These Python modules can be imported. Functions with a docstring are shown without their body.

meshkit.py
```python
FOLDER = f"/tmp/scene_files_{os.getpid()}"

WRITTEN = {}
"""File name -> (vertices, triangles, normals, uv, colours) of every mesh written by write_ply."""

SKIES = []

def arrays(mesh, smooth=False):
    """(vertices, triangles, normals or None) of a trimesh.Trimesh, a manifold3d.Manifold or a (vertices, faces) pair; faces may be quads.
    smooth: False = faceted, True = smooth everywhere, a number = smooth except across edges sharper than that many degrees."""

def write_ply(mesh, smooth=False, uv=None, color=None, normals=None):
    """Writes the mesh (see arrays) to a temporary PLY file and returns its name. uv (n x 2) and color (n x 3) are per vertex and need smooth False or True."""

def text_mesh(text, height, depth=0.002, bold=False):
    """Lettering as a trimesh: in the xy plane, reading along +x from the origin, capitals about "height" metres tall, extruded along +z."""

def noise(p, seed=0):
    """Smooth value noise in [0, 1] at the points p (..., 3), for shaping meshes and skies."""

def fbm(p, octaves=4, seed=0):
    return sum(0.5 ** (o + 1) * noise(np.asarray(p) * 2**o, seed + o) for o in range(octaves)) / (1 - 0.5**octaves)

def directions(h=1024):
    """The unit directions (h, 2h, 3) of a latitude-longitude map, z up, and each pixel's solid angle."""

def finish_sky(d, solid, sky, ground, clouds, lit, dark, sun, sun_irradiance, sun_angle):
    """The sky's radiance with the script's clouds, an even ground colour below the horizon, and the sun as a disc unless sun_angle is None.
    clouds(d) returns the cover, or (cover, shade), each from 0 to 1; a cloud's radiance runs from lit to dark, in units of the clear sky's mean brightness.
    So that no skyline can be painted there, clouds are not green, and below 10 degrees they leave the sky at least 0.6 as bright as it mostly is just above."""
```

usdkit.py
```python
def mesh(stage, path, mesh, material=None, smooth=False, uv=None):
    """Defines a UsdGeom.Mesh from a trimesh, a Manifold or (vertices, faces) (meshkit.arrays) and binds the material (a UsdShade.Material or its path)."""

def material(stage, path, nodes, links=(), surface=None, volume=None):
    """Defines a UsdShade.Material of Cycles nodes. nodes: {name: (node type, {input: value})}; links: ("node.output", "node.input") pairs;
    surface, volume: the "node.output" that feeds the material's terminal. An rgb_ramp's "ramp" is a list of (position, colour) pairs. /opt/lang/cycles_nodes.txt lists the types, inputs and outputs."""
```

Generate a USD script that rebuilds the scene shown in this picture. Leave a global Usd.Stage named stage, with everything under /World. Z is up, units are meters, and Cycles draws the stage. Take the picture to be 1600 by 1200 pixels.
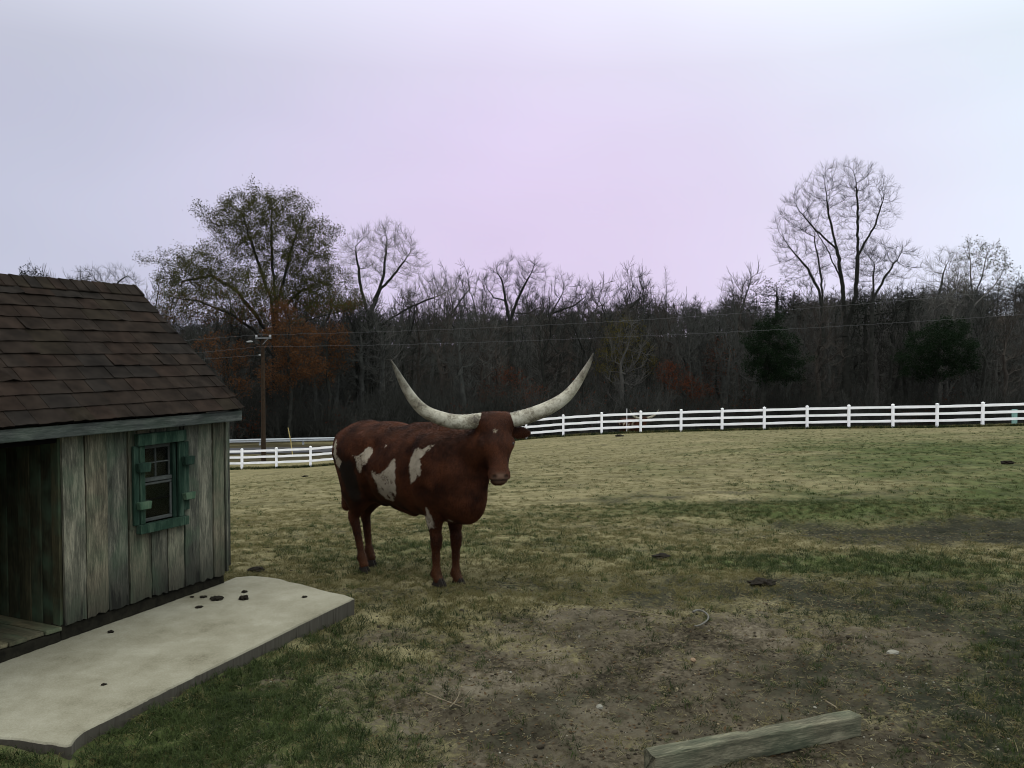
import math, numpy as np, trimesh, usdkit, meshkit
from pxr import Usd, UsdGeom, UsdLux, UsdShade, Gf, Sdf, Vt
from scipy.interpolate import RBFInterpolator
from scipy.spatial import cKDTree

stage = Usd.Stage.CreateInMemory()
UsdGeom.SetStageUpAxis(stage, 'Z')
UsdGeom.SetStageMetersPerUnit(stage, 1.0)
UsdGeom.Xform.Define(stage, '/World')
UsdGeom.Scope.Define(stage, '/World/Looks')

# ------------------------------------------------------------------ camera, sky, sun
EYE, FPX, PITCH = 1.6, 1386.0, math.atan(47 / 1386.0)
cam = UsdGeom.Camera.Define(stage, '/World/camera')
cam.CreateHorizontalApertureAttr(36.0)
cam.CreateVerticalApertureAttr(27.0)
cam.CreateFocalLengthAttr(36.0 * FPX / 1600.0)
cam.CreateClippingRangeAttr(Gf.Vec2f(0.05, 5000.0))
cam.CreateExposureAttr(0.0)
cam.AddTranslateOp().Set(Gf.Vec3d(0, 0, EYE))
cam.AddRotateXOp().Set(90.0 - math.degrees(PITCH))

SUN_EL, SUN_AZ = math.radians(66), math.atan2(-0.5, -0.55)      # towards the sun: high behind the camera, to the left
SKY_STRENGTH = 0.1
sun = UsdLux.DistantLight.Define(stage, '/World/sun')
sun.CreateIntensityAttr(0.2)
sun.CreateAngleAttr(30.0)
sun.CreateNormalizeAttr(True)
sun.CreateColorAttr(Gf.Vec3f(1.0, 0.96, 0.9))
sun.AddRotateZOp().Set(-math.degrees(SUN_AZ))
sun.AddRotateXOp().Set(-(90 - math.degrees(SUN_EL)))

sky = UsdLux.DomeLight.Define(stage, '/World/sky')
skymat = usdkit.material(stage, '/World/Looks/overcast_sky', {
    'tc': ('texture_coordinate', {}),
    'sep': ('separate_xyz', {}),
    'air': ('sky_texture', {'sky_type': 'single_scattering', 'sun_disc': False, 'sun_elevation': SUN_EL, 'sun_rotation': SUN_AZ, 'sun_intensity': 1.0}),
    'map': ('mapping', {'scale': (1.0, 1.0, 2.2), 'location': (3.1, 0.4, 0.2)}),
    'n': ('noise_texture', {'scale': 1.6, 'detail': 3.0, 'roughness': 0.5}),
    'nm': ('map_range', {'from_min': 0.3, 'from_max': 0.7, 'to_min': 0.93, 'to_max': 1.07, 'clamp': True}),
    'tint': ('rgb_ramp', {'ramp': [(0.0, (5.0, 5.2, 6.4)), (0.25, (5.9, 6.05, 7.6)), (0.5, (6.9, 6.8, 8.7)), (0.72, (7.8, 8.7, 9.8)), (1.0, (7.9, 9.2, 10.1))]}),
    'side': ('map_range', {'from_min': -0.72, 'from_max': 0.68, 'clamp': True}),
    'pm': ('mapping', {'scale': (1.7, 0.4, 2.5), 'location': (-0.17, -0.39, -0.27)}),
    'pg': ('gradient_texture', {'gradient_type': 'spherical'}),
    'pf': ('map_range', {'range_type': 'smoothstep', 'from_min': 0.0, 'from_max': 0.9, 'to_min': 0.0, 'to_max': 0.7, 'clamp': True}),
    'pink': ('mix', {'color2': (8.0, 6.4, 9.0)}),
    'var': ('mix', {'mix_type': 'multiply', 'fac': 1.0}),
    'nz': ('map_range', {'from_min': 0.25, 'from_max': 0.8, 'clamp': True}),
    'top': ('mix', {'color2': (8.6, 8.9, 8.7)}),
    'up': ('map_range', {'from_min': 0.3, 'from_max': 1.0, 'to_min': 1.0, 'to_max': 2.7, 'clamp': True}),
    'cover': ('mix_color', {'fac': 0.985, 'use_clamp': False}),
    'lift': ('mix', {'mix_type': 'multiply', 'fac': 1.0}),
    'bg': ('background_shader', {'strength': SKY_STRENGTH}),
}, [('tc.generated', 'map.vector'), ('map.vector', 'n.vector'), ('n.fac', 'nm.value'), ('tc.generated', 'sep.vector'), ('sep.z', 'up.value'), ('sep.z', 'nz.value'),
    ('sep.x', 'side.value'), ('side.result', 'tint.fac'), ('tc.generated', 'pm.vector'), ('pm.vector', 'pg.vector'), ('pg.fac', 'pf.value'), ('pf.result', 'pink.fac'), ('tint.color', 'pink.color1'),
    ('pink.color', 'var.color1'), ('nm.result', 'var.color2'), ('nz.result', 'top.fac'), ('var.color', 'top.color1'),
    ('air.color', 'cover.a'), ('top.color', 'cover.b'), ('cover.result', 'lift.color1'), ('up.result', 'lift.color2'), ('lift.color', 'bg.color')], surface='bg.background')
UsdShade.MaterialBindingAPI.Apply(sky.GetPrim()).Bind(skymat)
sky.GetPrim().SetCustomDataByKey('kind', 'structure')

# ------------------------------------------------------------------ helpers
rng = np.random.default_rng(7)
used = {}


def tag(o, label=None, cat=None, group=None, kind=None):
    p = o.GetPrim() if hasattr(o, 'GetPrim') else o
    for k, v in (('label', label), ('category', cat), ('group', group), ('kind', kind)):
        if v:
            p.SetCustomDataByKey(k, v)
    return o


def path_for(name, parent=None):
    base = (str(parent.GetPath()) if parent is not None else '/World') + '/' + name
    n = used.get(base, 0)
    used[base] = n + 1
    return base if n == 0 else f'{base}_{n:03d}'


def obj(name, mesh, m, parent=None, smooth=False, kind=None):
    o = usdkit.mesh(stage, path_for(name, parent), mesh, m, smooth)
    if kind:
        tag(o, kind=kind)
    return o


def thing(name, label, cat, loc=(0, 0, 0), rot=0.0, group=None, scale=1.0):
    x = UsdGeom.Xform.Define(stage, path_for(name))
    x.AddTranslateOp().Set(Gf.Vec3d(*map(float, loc)))
    x.AddRotateZOp().Set(float(rot))
    if scale != 1.0:
        x.AddScaleOp().Set(Gf.Vec3f(scale, scale, scale))
    return tag(x, label, cat, group)


def copy_of(src, name, label, cat, loc, rot=0.0, scale=1.0, group=None):
    x = UsdGeom.Xform.Define(stage, path_for(name))
    x.GetPrim().GetReferences().AddInternalReference(src.GetPath())
    x.ClearXformOpOrder()
    s = scale if np.ndim(scale) else (scale,) * 3
    m = Gf.Matrix4d().SetScale(Gf.Vec3d(*map(float, s))) * Gf.Matrix4d().SetRotate(Gf.Rotation(Gf.Vec3d(0, 0, 1), float(rot))) * Gf.Matrix4d().SetTranslate(Gf.Vec3d(*map(float, loc)))
    x.AddTransformOp().Set(m)
    x.GetPrim().SetInstanceable(True)
    return tag(x, label, cat, group)


def floats(o, name, values):
    UsdGeom.PrimvarsAPI(o).CreatePrimvar(name, Sdf.ValueTypeNames.FloatArray, 'vertex').Set(Vt.FloatArray.FromNumpy(np.asarray(values, np.float32)))


def scatter(name, protos, pts, quats, scales, index, label, cat=None, kind='stuff', parent=None):
    inst = UsdGeom.PointInstancer.Define(stage, path_for(name, parent))
    targets = []
    for pn, mesh, m in protos:
        targets.append(usdkit.mesh(stage, str(inst.GetPath()) + '/' + pn, mesh, m, False).GetPath())
    inst.CreatePrototypesRel().SetTargets(targets)
    inst.CreatePositionsAttr(Vt.Vec3fArray.FromNumpy(np.asarray(pts, np.float32)))
    q = np.asarray(quats, np.float32)
    inst.CreateOrientationsAttr(Vt.QuathArray([Gf.Quath(float(a), float(b), float(c), float(d)) for a, b, c, d in q]))
    inst.CreateScalesAttr(Vt.Vec3fArray.FromNumpy(np.asarray(scales, np.float32)))
    inst.CreateProtoIndicesAttr(Vt.IntArray.FromNumpy(np.asarray(index, np.int32)))
    return tag(inst, label, cat, None, kind)


def quat_z(ang, tilt=0.0, dirn=None):
    """Quaternions (w, x, y, z): a turn about z, then a small tilt."""
    ang = np.asarray(ang)
    t = np.broadcast_to(tilt, ang.shape)
    d = rng.uniform(0, 2 * np.pi, ang.shape) if dirn is None else dirn
    cz, sz, ct, st = np.cos(ang / 2), np.sin(ang / 2), np.cos(t / 2), np.sin(t / 2)
    ax, ay = np.cos(d) * st, np.sin(d) * st
    return np.stack([ct * cz, ax * cz + ay * sz, ay * cz - ax * sz, ct * sz], -1)


def ray(px, py):
    x, y, z = (px - 800) / FPX, 1.0, -(py - 600) / FPX
    c, s = math.cos(PITCH), math.sin(PITCH)
    return np.array([x, c * y + s * z, -s * y + c * z])


def at_depth(px, py, y):
    d = ray(px, py)
    return np.array([0, 0, EYE]) + d * (y / d[1])


def at_plane(px, py, n, p0):
    d, e = ray(px, py), np.array([0, 0, EYE])
    return e + d * (((np.asarray(p0) - e) @ n) / (d @ n))


# ------------------------------------------------------------------ terrain
FENCE = [(1606, 665, 46.4), (1535, 667, 47), (1464, 668, 47.7), (1395, 669, 48.3), (1326, 669.5, 48.9), (1261, 671, 49.4), (1194, 672, 50), (1128, 673, 50.5), (1064, 675, 51),
         (1001, 677, 51.5), (940, 679, 51.9), (880, 682, 52.3), (822, 687, 52.8)]
FENCE_L = [(485, 729.5, 55.6), (432, 731.5, 56), (378, 733, 56.4)]
tp = [at_depth(*q) for q in FENCE[::2] + FENCE_L]
tp += [np.array(q, float) for q in [
    (0, 0, -.78), (-4, 0, -.8), (5, 0, -.75), (0, 4, -.75), (-3, 4, -.74), (4, 4, -.74), (-2.3, 4.9, -.685), (-2.9, 4.7, -.685), (-1.9, 6.05, -.655), (-1.15, 7.8, -.72), (-5, 7, -.66), (-.75, 8.8, -.70), (-1.5, 9.6, -.75),
    (3, 8, -.72), (8, 9, -.72), (-4.5, 9.5, -.72), (-12, 8, -1.0), (2, 14, -.98), (8, 16, -1.0), (-6, 16, -1.35), (0, 24, -1.6), (12, 26, -1.3), (-8, 28, -2.5), (18, 8, -.6), (-10, 40, -4.2), (6, 40, -2.55), (20, 38, -1.9),
    (36, 42, -1.7), (8.8, 58, -3.9), (20, 56, -3.2), (20, 66, -5.0), (34, 58, -3.0), (-15, 63, -5.75), (-16, 70, -6.0), (-30, 70, -6.3), (-16, 76, -6.1), (0, 68, -5.5), (0, 80, -6.3),
    (-28, 45, -5.5), (-30, 20, -3.0), (20, 85, -6.6), (-20, 92, -6.6), (50, 85, -6.3), (-60, 90, -6.8), (0, 115, -6.2), (60, 60, -4), (40, 20, -.8), (0, -20, -.6), (30, -15, -.3), (-30, -15, -1.2)]]
tp = np.array(tp)
_rbf = RBFInterpolator(tp[:, :2], tp[:, 2], kernel='thin_plate_spline', smoothing=0.02)


HOOF_PRINTS = [(-0.719, 8.69, -0.675), (-0.537, 8.844, -0.71), (-1.571, 9.367, -0.718), (-1.556, 9.759, -0.739)]


def smoothstep(a, b, x):
    t = np.clip((x - a) / (b - a), 0, 1)
    return t * t * (3 - 2 * t)


def height(x, y, fine=True):
    x, y = np.asarray(x, float), np.asarray(y, float)
    sh = np.broadcast(x, y).shape
    x, y = np.broadcast_to(x, sh).ravel(), np.broadcast_to(y, sh).ravel()
    cx, cy = np.clip(x, -55, 60), np.clip(y, -15, 112)
    z = _rbf(np.stack([cx, cy], -1))
    # rolling wooded hill behind the trees
    far = smoothstep(120, 250, y)
    ridge = 2.5 + 2.5 * np.sin(x * .011 + 1.2) + 1.5 * np.sin(x * .027) + 9.5 * smoothstep(60, 140, x)
    z = z * (1 - far) + far * ridge
    if fine:
        p = np.stack([x, y, np.zeros_like(x)], -1)
        near = 1 - smoothstep(25, 60, y)
        z = z + near * (.10 * (meshkit.noise(p * .45, 3) - .5) * smoothstep(9, 14, y) + .05 * (meshkit.noise(p * 1.3, 5) - .5))
        # worn hollow with a low bank on the right
        e = ((x - 5.6) / 3.3) ** 2 + ((y - 12.9) / 1.15) ** 2
        z = z - .16 * np.exp(-e * 1.4) + .09 * np.exp(-(((x - 5.9) / 3.0) ** 2 + ((y - 14.7) / .55) ** 2)) + .07 * np.exp(-(((x - 7.6) / 1.2) ** 2 + ((y - 12.0) / .4) ** 2))
        w, dz = 1e-6, 0.0
        for hx, hy, hz in HOOF_PRINTS:                          # the trodden spots where the bull stands
            k = np.exp(-((x - hx) ** 2 + (y - hy) ** 2) / .09)
            w = w + k; dz = dz + k * hz
        z = z + (dz / w - z) * np.clip(w, 0, 1) * .97
    return z.reshape(sh)


def on_ground(px, py):
    d = ray(px, py)
    t = np.linspace(2.5, 70, 3000)
    z = EYE + d[2] * t - height(d[0] * t, d[1] * t)
    k = int(np.argmax(z < 0))
    return np.array([d[0] * t[k], d[1] * t[k], float(height(d[0] * t[k], d[1] * t[k]))])


def M(name, nodes, links=(), surface='p.BSDF', volume=None):
    return usdkit.material(stage, '/World/Looks/' + name, nodes, links, surface, volume)


def plain(name, color, rough=.7, noise=6.0, var=.25, bump=.0, spec=.08):
    c = np.array(color)
    nodes = {'g': ('geometry', {}), 'n': ('noise_texture', {'scale': noise, 'detail': 4.0, 'roughness': .6}), 'r': ('rgb_ramp', {'ramp': [(.25, c * (1 - var)), (.75, c * (1 + var))]}),
             'p': ('principled_bsdf', {'roughness': rough, 'specular_ior_level': spec})}
    links = [('g.position', 'n.vector'), ('n.fac', 'r.fac'), ('r.color', 'p.base_color')]
    if bump:
        nodes['b'] = ('bump', {'strength': 1.0, 'distance': bump})
        links += [('n.fac', 'b.height'), ('b.normal', 'p.normal')]
    return M(name, nodes, links)


def gauss(x, y, cx, cy, sx, sy, rot=0.0):
    c, s = math.cos(rot), math.sin(rot)
    u, v = (x - cx) * c + (y - cy) * s, -(x - cx) * s + (y - cy) * c
    return np.exp(-(u / sx) ** 2 - (v / sy) ** 2)


def cover(x, y):
    """Ground cover at (x, y): bare dirt, green grass and dark soil, each 0 to 1, the right side deepened with painted lens vignette; the rest is dry tan grass."""
    p = np.stack([x, y, np.zeros_like(x)], -1)
    n1, n2, n4 = meshkit.fbm(p * .55, 4, 11), meshkit.fbm(p * 2.1, 4, 21), meshkit.fbm(p * 1.7, 4, 61)
    dirt = 1.15 * gauss(x, y, .75, 5.9, 1.75, 1.7, .2) + .75 * gauss(x, y, 2.6, 7.2, 1.5, .9) + .35 * gauss(x, y, .3, 8.0, 1.2, .5) + .5 * gauss(x, y, 1.8, 4.2, 1.5, .9)
    dirt = np.clip(dirt * 1.25 + (n2 - .5) * 1.9 - .16, 0, 1)
    dark = 1.9 * gauss(x, y, 6.6, 12.4, 3.0, 1.15) + .7 * gauss(x, y, 8.5, 11.4, 2.2, .9) + .5 * gauss(x, y, 4.6, 7.2, 1.8, 1.2) + .5 * gauss(x, y, 5.0, 16.5, 4, .7) + .6 * gauss(x, y, 2.2, 9.0, 2.4, .5) + .75 * gauss(x, y, 7.6, 11.6, 1.8, .9) + .65 * gauss(x, y, 3.4, 6.0, 2.2, 1.6) + .6 * gauss(x, y, 4.2, 8.6, 2.6, .8) + .5 * gauss(x, y, 1.6, 8.3, 2.4, .45) + .45 * gauss(x, y, 2.6, 4.4, 1.2, .8) + .35 * gauss(x, y, -.9, 8.6, 1.2, .45)  # right-hand terms are partly dark soil, partly lens vignette put into the colour
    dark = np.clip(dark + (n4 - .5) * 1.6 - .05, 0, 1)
    green = .75 * gauss(x, y, 5.2, 14.8, 3.6, 1.2) + .45 * smoothstep(2.5, 16, x) + 1.0 * gauss(x, y, -2.0, 5.3, 1.9, 2.1) + 1.1 * gauss(x, y, 3.8, 10.0, 1.9, .7) + .5 * gauss(x, y, 9, 16, 5, 3.5) + .22 * gauss(x, y, -1, 10.5, 3, 1.6) + .4 * gauss(x, y, 14, 26, 10, 10) + .9 * gauss(x, y, 4.5, 4.6, 2.0, 1.6) + .7 * gauss(x, y, 4.3, 6.8, 1.5, 1.6)  # lower-right terms also carry the green cast of the lens corners
    green = np.clip(green + (n1 - .5) * 1.1 + (n2 - .5) * .5 - .05, 0, 1) * (1 - .5 * smoothstep(28, 50, y))
    return dirt, green, dark


def axis(*segs):
    out = []
    for a, b, n in segs:
        out.append(np.linspace(a, b, n, endpoint=False))
    return np.concatenate(out + [[segs[-1][1]]])


gx = axis((-400, -60, 35), (-60, -12, 60), (-12, -5, 50), (-5, 10, 230), (10, 16, 45), (16, 60, 70), (60, 400, 35))
gy = axis((-120, -10, 14), (-10, 2.5, 26), (2.5, 15, 230), (15, 30, 130), (30, 75, 130), (75, 130, 40), (130, 420, 60))
X, Y = np.meshgrid(gx, gy)
Z = height(X, Y)
_p = np.stack([X, Y, np.zeros_like(X)], -1)
_near = (1 - smoothstep(13, 26, Y)) * smoothstep(-6, 0, Y)
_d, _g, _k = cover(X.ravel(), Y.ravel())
Z += _near * (.045 * (meshkit.fbm(_p * 5.0, 4, 8) - .5) + .022 * (meshkit.noise(_p * 11, 9) - .5) - .03 * smoothstep(.60, .74, meshkit.noise(_p * 6.5, 19)) * smoothstep(.45, .6, meshkit.noise(_p * .8, 29)))
nx, ny = len(gx), len(gy)
q = (np.arange(ny - 1)[:, None] * nx + np.arange(nx - 1)[None]).ravel()
ground_faces = np.stack([q, q + 1, q + nx + 1, q + nx], -1)
ground_mat = M('paddock_ground', {
    'g': ('geometry', {}), 'ad': ('attribute', {'attribute': 'dirt'}), 'ag': ('attribute', {'attribute': 'green'}), 'ak': ('attribute', {'attribute': 'dark'}), 'aw': ('attribute', {'attribute': 'wood'}),
    'n1': ('noise_texture', {'scale': 2.2, 'detail': 8.0, 'roughness': .72}), 'n2': ('noise_texture', {'scale': 24.0, 'detail': 6.0, 'roughness': .7}), 'n3': ('noise_texture', {'scale': 110.0, 'detail': 3.0, 'roughness': .6}),
    'st': ('mapping', {'scale': (.55, 3.0, 1.0)}), 'n4': ('noise_texture', {'scale': 1.1, 'detail': 6.0, 'roughness': .7}),
    'tan': ('rgb_ramp', {'ramp': [(.37, (.040, .037, .018)), (.45, (.105, .094, .048)), (.53, (.165, .145, .078)), (.64, (.235, .205, .118))]}),
    'gre': ('rgb_ramp', {'ramp': [(.36, (.012, .018, .006)), (.5, (.046, .060, .020)), (.64, (.12, .14, .055))]}),
    'dir': ('rgb_ramp', {'ramp': [(.38, (.010, .0085, .006)), (.46, (.043, .036, .024)), (.55, (.090, .076, .053)), (.65, (.17, .148, .108))]}),
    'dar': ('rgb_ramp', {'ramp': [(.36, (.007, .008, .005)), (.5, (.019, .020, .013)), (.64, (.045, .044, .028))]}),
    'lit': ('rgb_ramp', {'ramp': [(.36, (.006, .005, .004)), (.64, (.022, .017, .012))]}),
    'f': ('mix_float', {'fac': .5}), 'f2': ('mix_float', {'fac': .45}),
    'm1': ('mix', {}), 'm2': ('mix', {}), 'm3': ('mix', {}), 'm4': ('mix', {}),
    'w1': ('math', {'math_type': 'add'}), 'w1b': ('math', {'math_type': 'subtract', 'value2': .5, }), 'w1c': ('math', {'math_type': 'multiply', 'value2': 2.4}),
    'cd': ('map_range', {'from_min': .25, 'from_max': .75, 'clamp': True}), 'wd': ('math', {'math_type': 'add'}),
    'cg': ('map_range', {'from_min': .15, 'from_max': .85, 'clamp': True}), 'wg': ('math', {'math_type': 'add'}),
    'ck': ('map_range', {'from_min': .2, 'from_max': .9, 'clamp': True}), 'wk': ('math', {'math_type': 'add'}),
    'b': ('bump', {'strength': 1.0, 'distance': .045}),
    'p': ('principled_bsdf', {'roughness': .95, 'specular_ior_level': .03}),
}, [('g.position', 'n1.vector'), ('g.position', 'n2.vector'), ('g.position', 'n3.vector'), ('g.position', 'st.vector'), ('st.vector', 'n4.vector'),
    ('n1.fac', 'f.a'), ('n2.fac', 'f.b'), ('f.result', 'f2.a'), ('n4.fac', 'f2.b'),
    ('f2.result', 'tan.fac'), ('f.result', 'gre.fac'), ('f.result', 'dir.fac'), ('f.result', 'dar.fac'), ('f.result', 'lit.fac'),
    ('n2.fac', 'w1b.value1'), ('w1b.value', 'w1c.value1'),
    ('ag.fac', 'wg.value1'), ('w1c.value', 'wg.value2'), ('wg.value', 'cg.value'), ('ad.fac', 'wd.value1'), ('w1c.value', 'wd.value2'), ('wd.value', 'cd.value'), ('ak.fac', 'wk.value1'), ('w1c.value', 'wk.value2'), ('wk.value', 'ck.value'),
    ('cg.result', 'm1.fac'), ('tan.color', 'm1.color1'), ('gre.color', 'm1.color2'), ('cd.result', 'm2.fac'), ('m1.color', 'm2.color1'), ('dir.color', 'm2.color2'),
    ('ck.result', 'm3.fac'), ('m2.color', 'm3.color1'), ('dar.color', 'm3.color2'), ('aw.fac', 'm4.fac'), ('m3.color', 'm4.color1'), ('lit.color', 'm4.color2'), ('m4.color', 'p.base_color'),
    ('f.result', 'b.height'), ('b.normal', 'p.normal')])
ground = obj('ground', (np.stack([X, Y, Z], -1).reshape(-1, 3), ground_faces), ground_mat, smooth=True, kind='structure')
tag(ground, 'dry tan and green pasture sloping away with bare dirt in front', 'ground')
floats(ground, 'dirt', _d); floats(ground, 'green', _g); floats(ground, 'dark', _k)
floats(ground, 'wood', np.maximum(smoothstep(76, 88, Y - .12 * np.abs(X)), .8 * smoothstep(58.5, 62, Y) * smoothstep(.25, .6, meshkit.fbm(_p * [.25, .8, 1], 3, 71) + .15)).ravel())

# ------------------------------------------------------------------ shed
A = .45
U, N_, UP = np.array([math.sin(A), math.cos(A), 0]), np.array([math.cos(A), -math.sin(A), 0]), np.array([0, 0, 1.0])
O = np.array([-3.391, 6.66, 0])
FR = np.stack([U, N_, UP])                                   # rows: along the wall, out of the wall, up


def W(p):
    return O + np.asarray(p, float) @ FR


def hull(pts):
    return trimesh.convex.convex_hull(np.asarray(pts, float))


def chamfer_pts(lo, hi, c):
    lo, hi = np.array(lo, float), np.array(hi, float)
    c = np.minimum(c, (hi - lo) * .3)
    out = []
    for s in np.ndindex(2, 2, 2):
        corner = np.where(s, hi, lo)
        d = np.where(s, -1, 1)
        for k in range(3):
            m = np.ones(3); m[k] = 0
            out.append(corner + d * c * m)
    return np.array(out)


def block(lo, hi, c=.004, jitter=0.0, shear=None):
    p = chamfer_pts(lo, hi, c)
    if jitter:
        p = p + rng.normal(0, jitter, p.shape)
    if shear is not None:
        p = shear(p)
    return hull(W(p))


def wood(name, lo, mid, hi, green=0.0, seed=0.0, along='z', rot=-A, foot=0.0, rough=.85):
    """Weathered boards: fine grain along the board, broad grey and dark patches, algae, dark feet."""
    sc = {'z': (120, 120, 6.0), 'x': (6.0, 120, 120), 'y': (120, 6.0, 120)}[along]
    sc2 = {'z': (13, 13, 2.4), 'x': (2.4, 13, 13), 'y': (13, 2.4, 13)}[along]
    nodes = {'g': ('geometry', {}), 'oi': ('object_info', {}), 'rt': ('mapping', {'rotation': (0, 0, -rot)}),
             'sh': ('math', {'math_type': 'multiply', 'value2': 37.0}), 'cx': ('combine_xyz', {}), 'add': ('mix', {'mix_type': 'add', 'fac': 1.0}),
             'm1': ('mapping', {'scale': sc, 'location': (seed, seed, seed)}), 'm2': ('mapping', {'scale': sc2, 'location': (seed, 2 * seed, seed)}),
             'n1': ('noise_texture', {'scale': 1.0, 'detail': 6.0, 'roughness': .8, 'distortion': .4}), 'n2': ('noise_texture', {'scale': 1.0, 'detail': 8.0, 'roughness': .74, 'distortion': .5}),
             'n3': ('noise_texture', {'scale': 3.3, 'detail': 4.0}), 'n4': ('noise_texture', {'scale': 90.0, 'detail': 2.0}),
             'mx': ('mix_float', {'fac': .55}), 'r': ('rgb_ramp', {'ramp': [(.36, lo), (.49, mid), (.61, hi)]}),
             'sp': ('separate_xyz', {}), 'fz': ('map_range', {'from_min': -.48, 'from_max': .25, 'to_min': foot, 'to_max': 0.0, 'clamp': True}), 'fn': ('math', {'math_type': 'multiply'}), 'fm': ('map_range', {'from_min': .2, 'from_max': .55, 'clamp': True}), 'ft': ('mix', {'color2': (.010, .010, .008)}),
             'tr': ('rgb_ramp', {'ramp': [(0, (.62, .64, .62)), (.5, (.95, .95, .93)), (1, (1.25, 1.2, 1.1))]}), 't': ('mix', {'mix_type': 'multiply', 'fac': .85}),
             'gm': ('map_range', {'from_min': .46, 'from_max': .66, 'to_min': 0, 'to_max': green, 'clamp': True}), 'gc': ('mix', {'color2': (.045, .075, .045)}),
             'p': ('principled_bsdf', {'roughness': rough, 'specular_ior_level': .10}), 'b': ('bump', {'strength': .8, 'distance': .006})}
    links = [('g.position', 'rt.vector'), ('oi.random', 'sh.value1'), ('sh.value', 'cx.x'), ('sh.value', 'cx.z'), ('rt.vector', 'add.color1'), ('cx.vector', 'add.color2'),
             ('add.color', 'm1.vector'), ('add.color', 'm2.vector'), ('m1.vector', 'n1.vector'), ('m2.vector', 'n2.vector'), ('add.color', 'n3.vector'),
             ('n1.fac', 'mx.a'), ('n2.fac', 'mx.b'), ('mx.result', 'r.fac'), ('oi.random', 'tr.fac'), ('r.color', 't.color1'), ('tr.color', 't.color2'),
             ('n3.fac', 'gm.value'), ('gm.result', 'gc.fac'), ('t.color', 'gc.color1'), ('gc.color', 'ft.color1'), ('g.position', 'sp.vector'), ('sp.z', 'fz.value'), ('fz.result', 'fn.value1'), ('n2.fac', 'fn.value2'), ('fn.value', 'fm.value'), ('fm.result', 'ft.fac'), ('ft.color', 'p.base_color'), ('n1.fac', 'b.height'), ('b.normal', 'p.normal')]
    return M(name, nodes, links)


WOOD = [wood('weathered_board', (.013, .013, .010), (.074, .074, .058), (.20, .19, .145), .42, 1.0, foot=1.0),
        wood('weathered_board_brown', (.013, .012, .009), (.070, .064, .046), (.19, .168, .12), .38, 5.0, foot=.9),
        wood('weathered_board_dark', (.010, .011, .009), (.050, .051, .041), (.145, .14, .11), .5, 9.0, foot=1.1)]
SIDEWOOD = wood('shaded_side_board', (.008, .008, .005), (.028, .028, .016), (.06, .053, .03), .7, 3.0)  # darker copy of the boards, porch shade put into the colour
FASCIA = wood('fascia_board', (.016, .018, .017), (.060, .066, .061), (.145, .148, .135), .25, 2.0, along='y')
FLOORW = wood('porch_plank', (.022, .022, .014), (.065, .060, .038), (.13, .115, .075), .5, 4.0, along='x')
GREENW = wood('green_painted_wood', (.0035, .0095, .0065), (.0105, .026, .0175), (.040, .064, .047), .0, 6.0)
GREENPALE = wood('worn_green_block', (.015, .033, .02), (.038, .072, .046), (.085, .115, .075), .0, 7.0)
SILLBEAM = plain('damp_sill_beam', (.010, .009, .006), .95, 14, .6, .01)  # near-black brown, evenly mottled
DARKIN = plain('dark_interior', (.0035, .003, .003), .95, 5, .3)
SASH = plain('grey_window_sash', (.048, .052, .048), .7, 30, .35)
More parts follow.
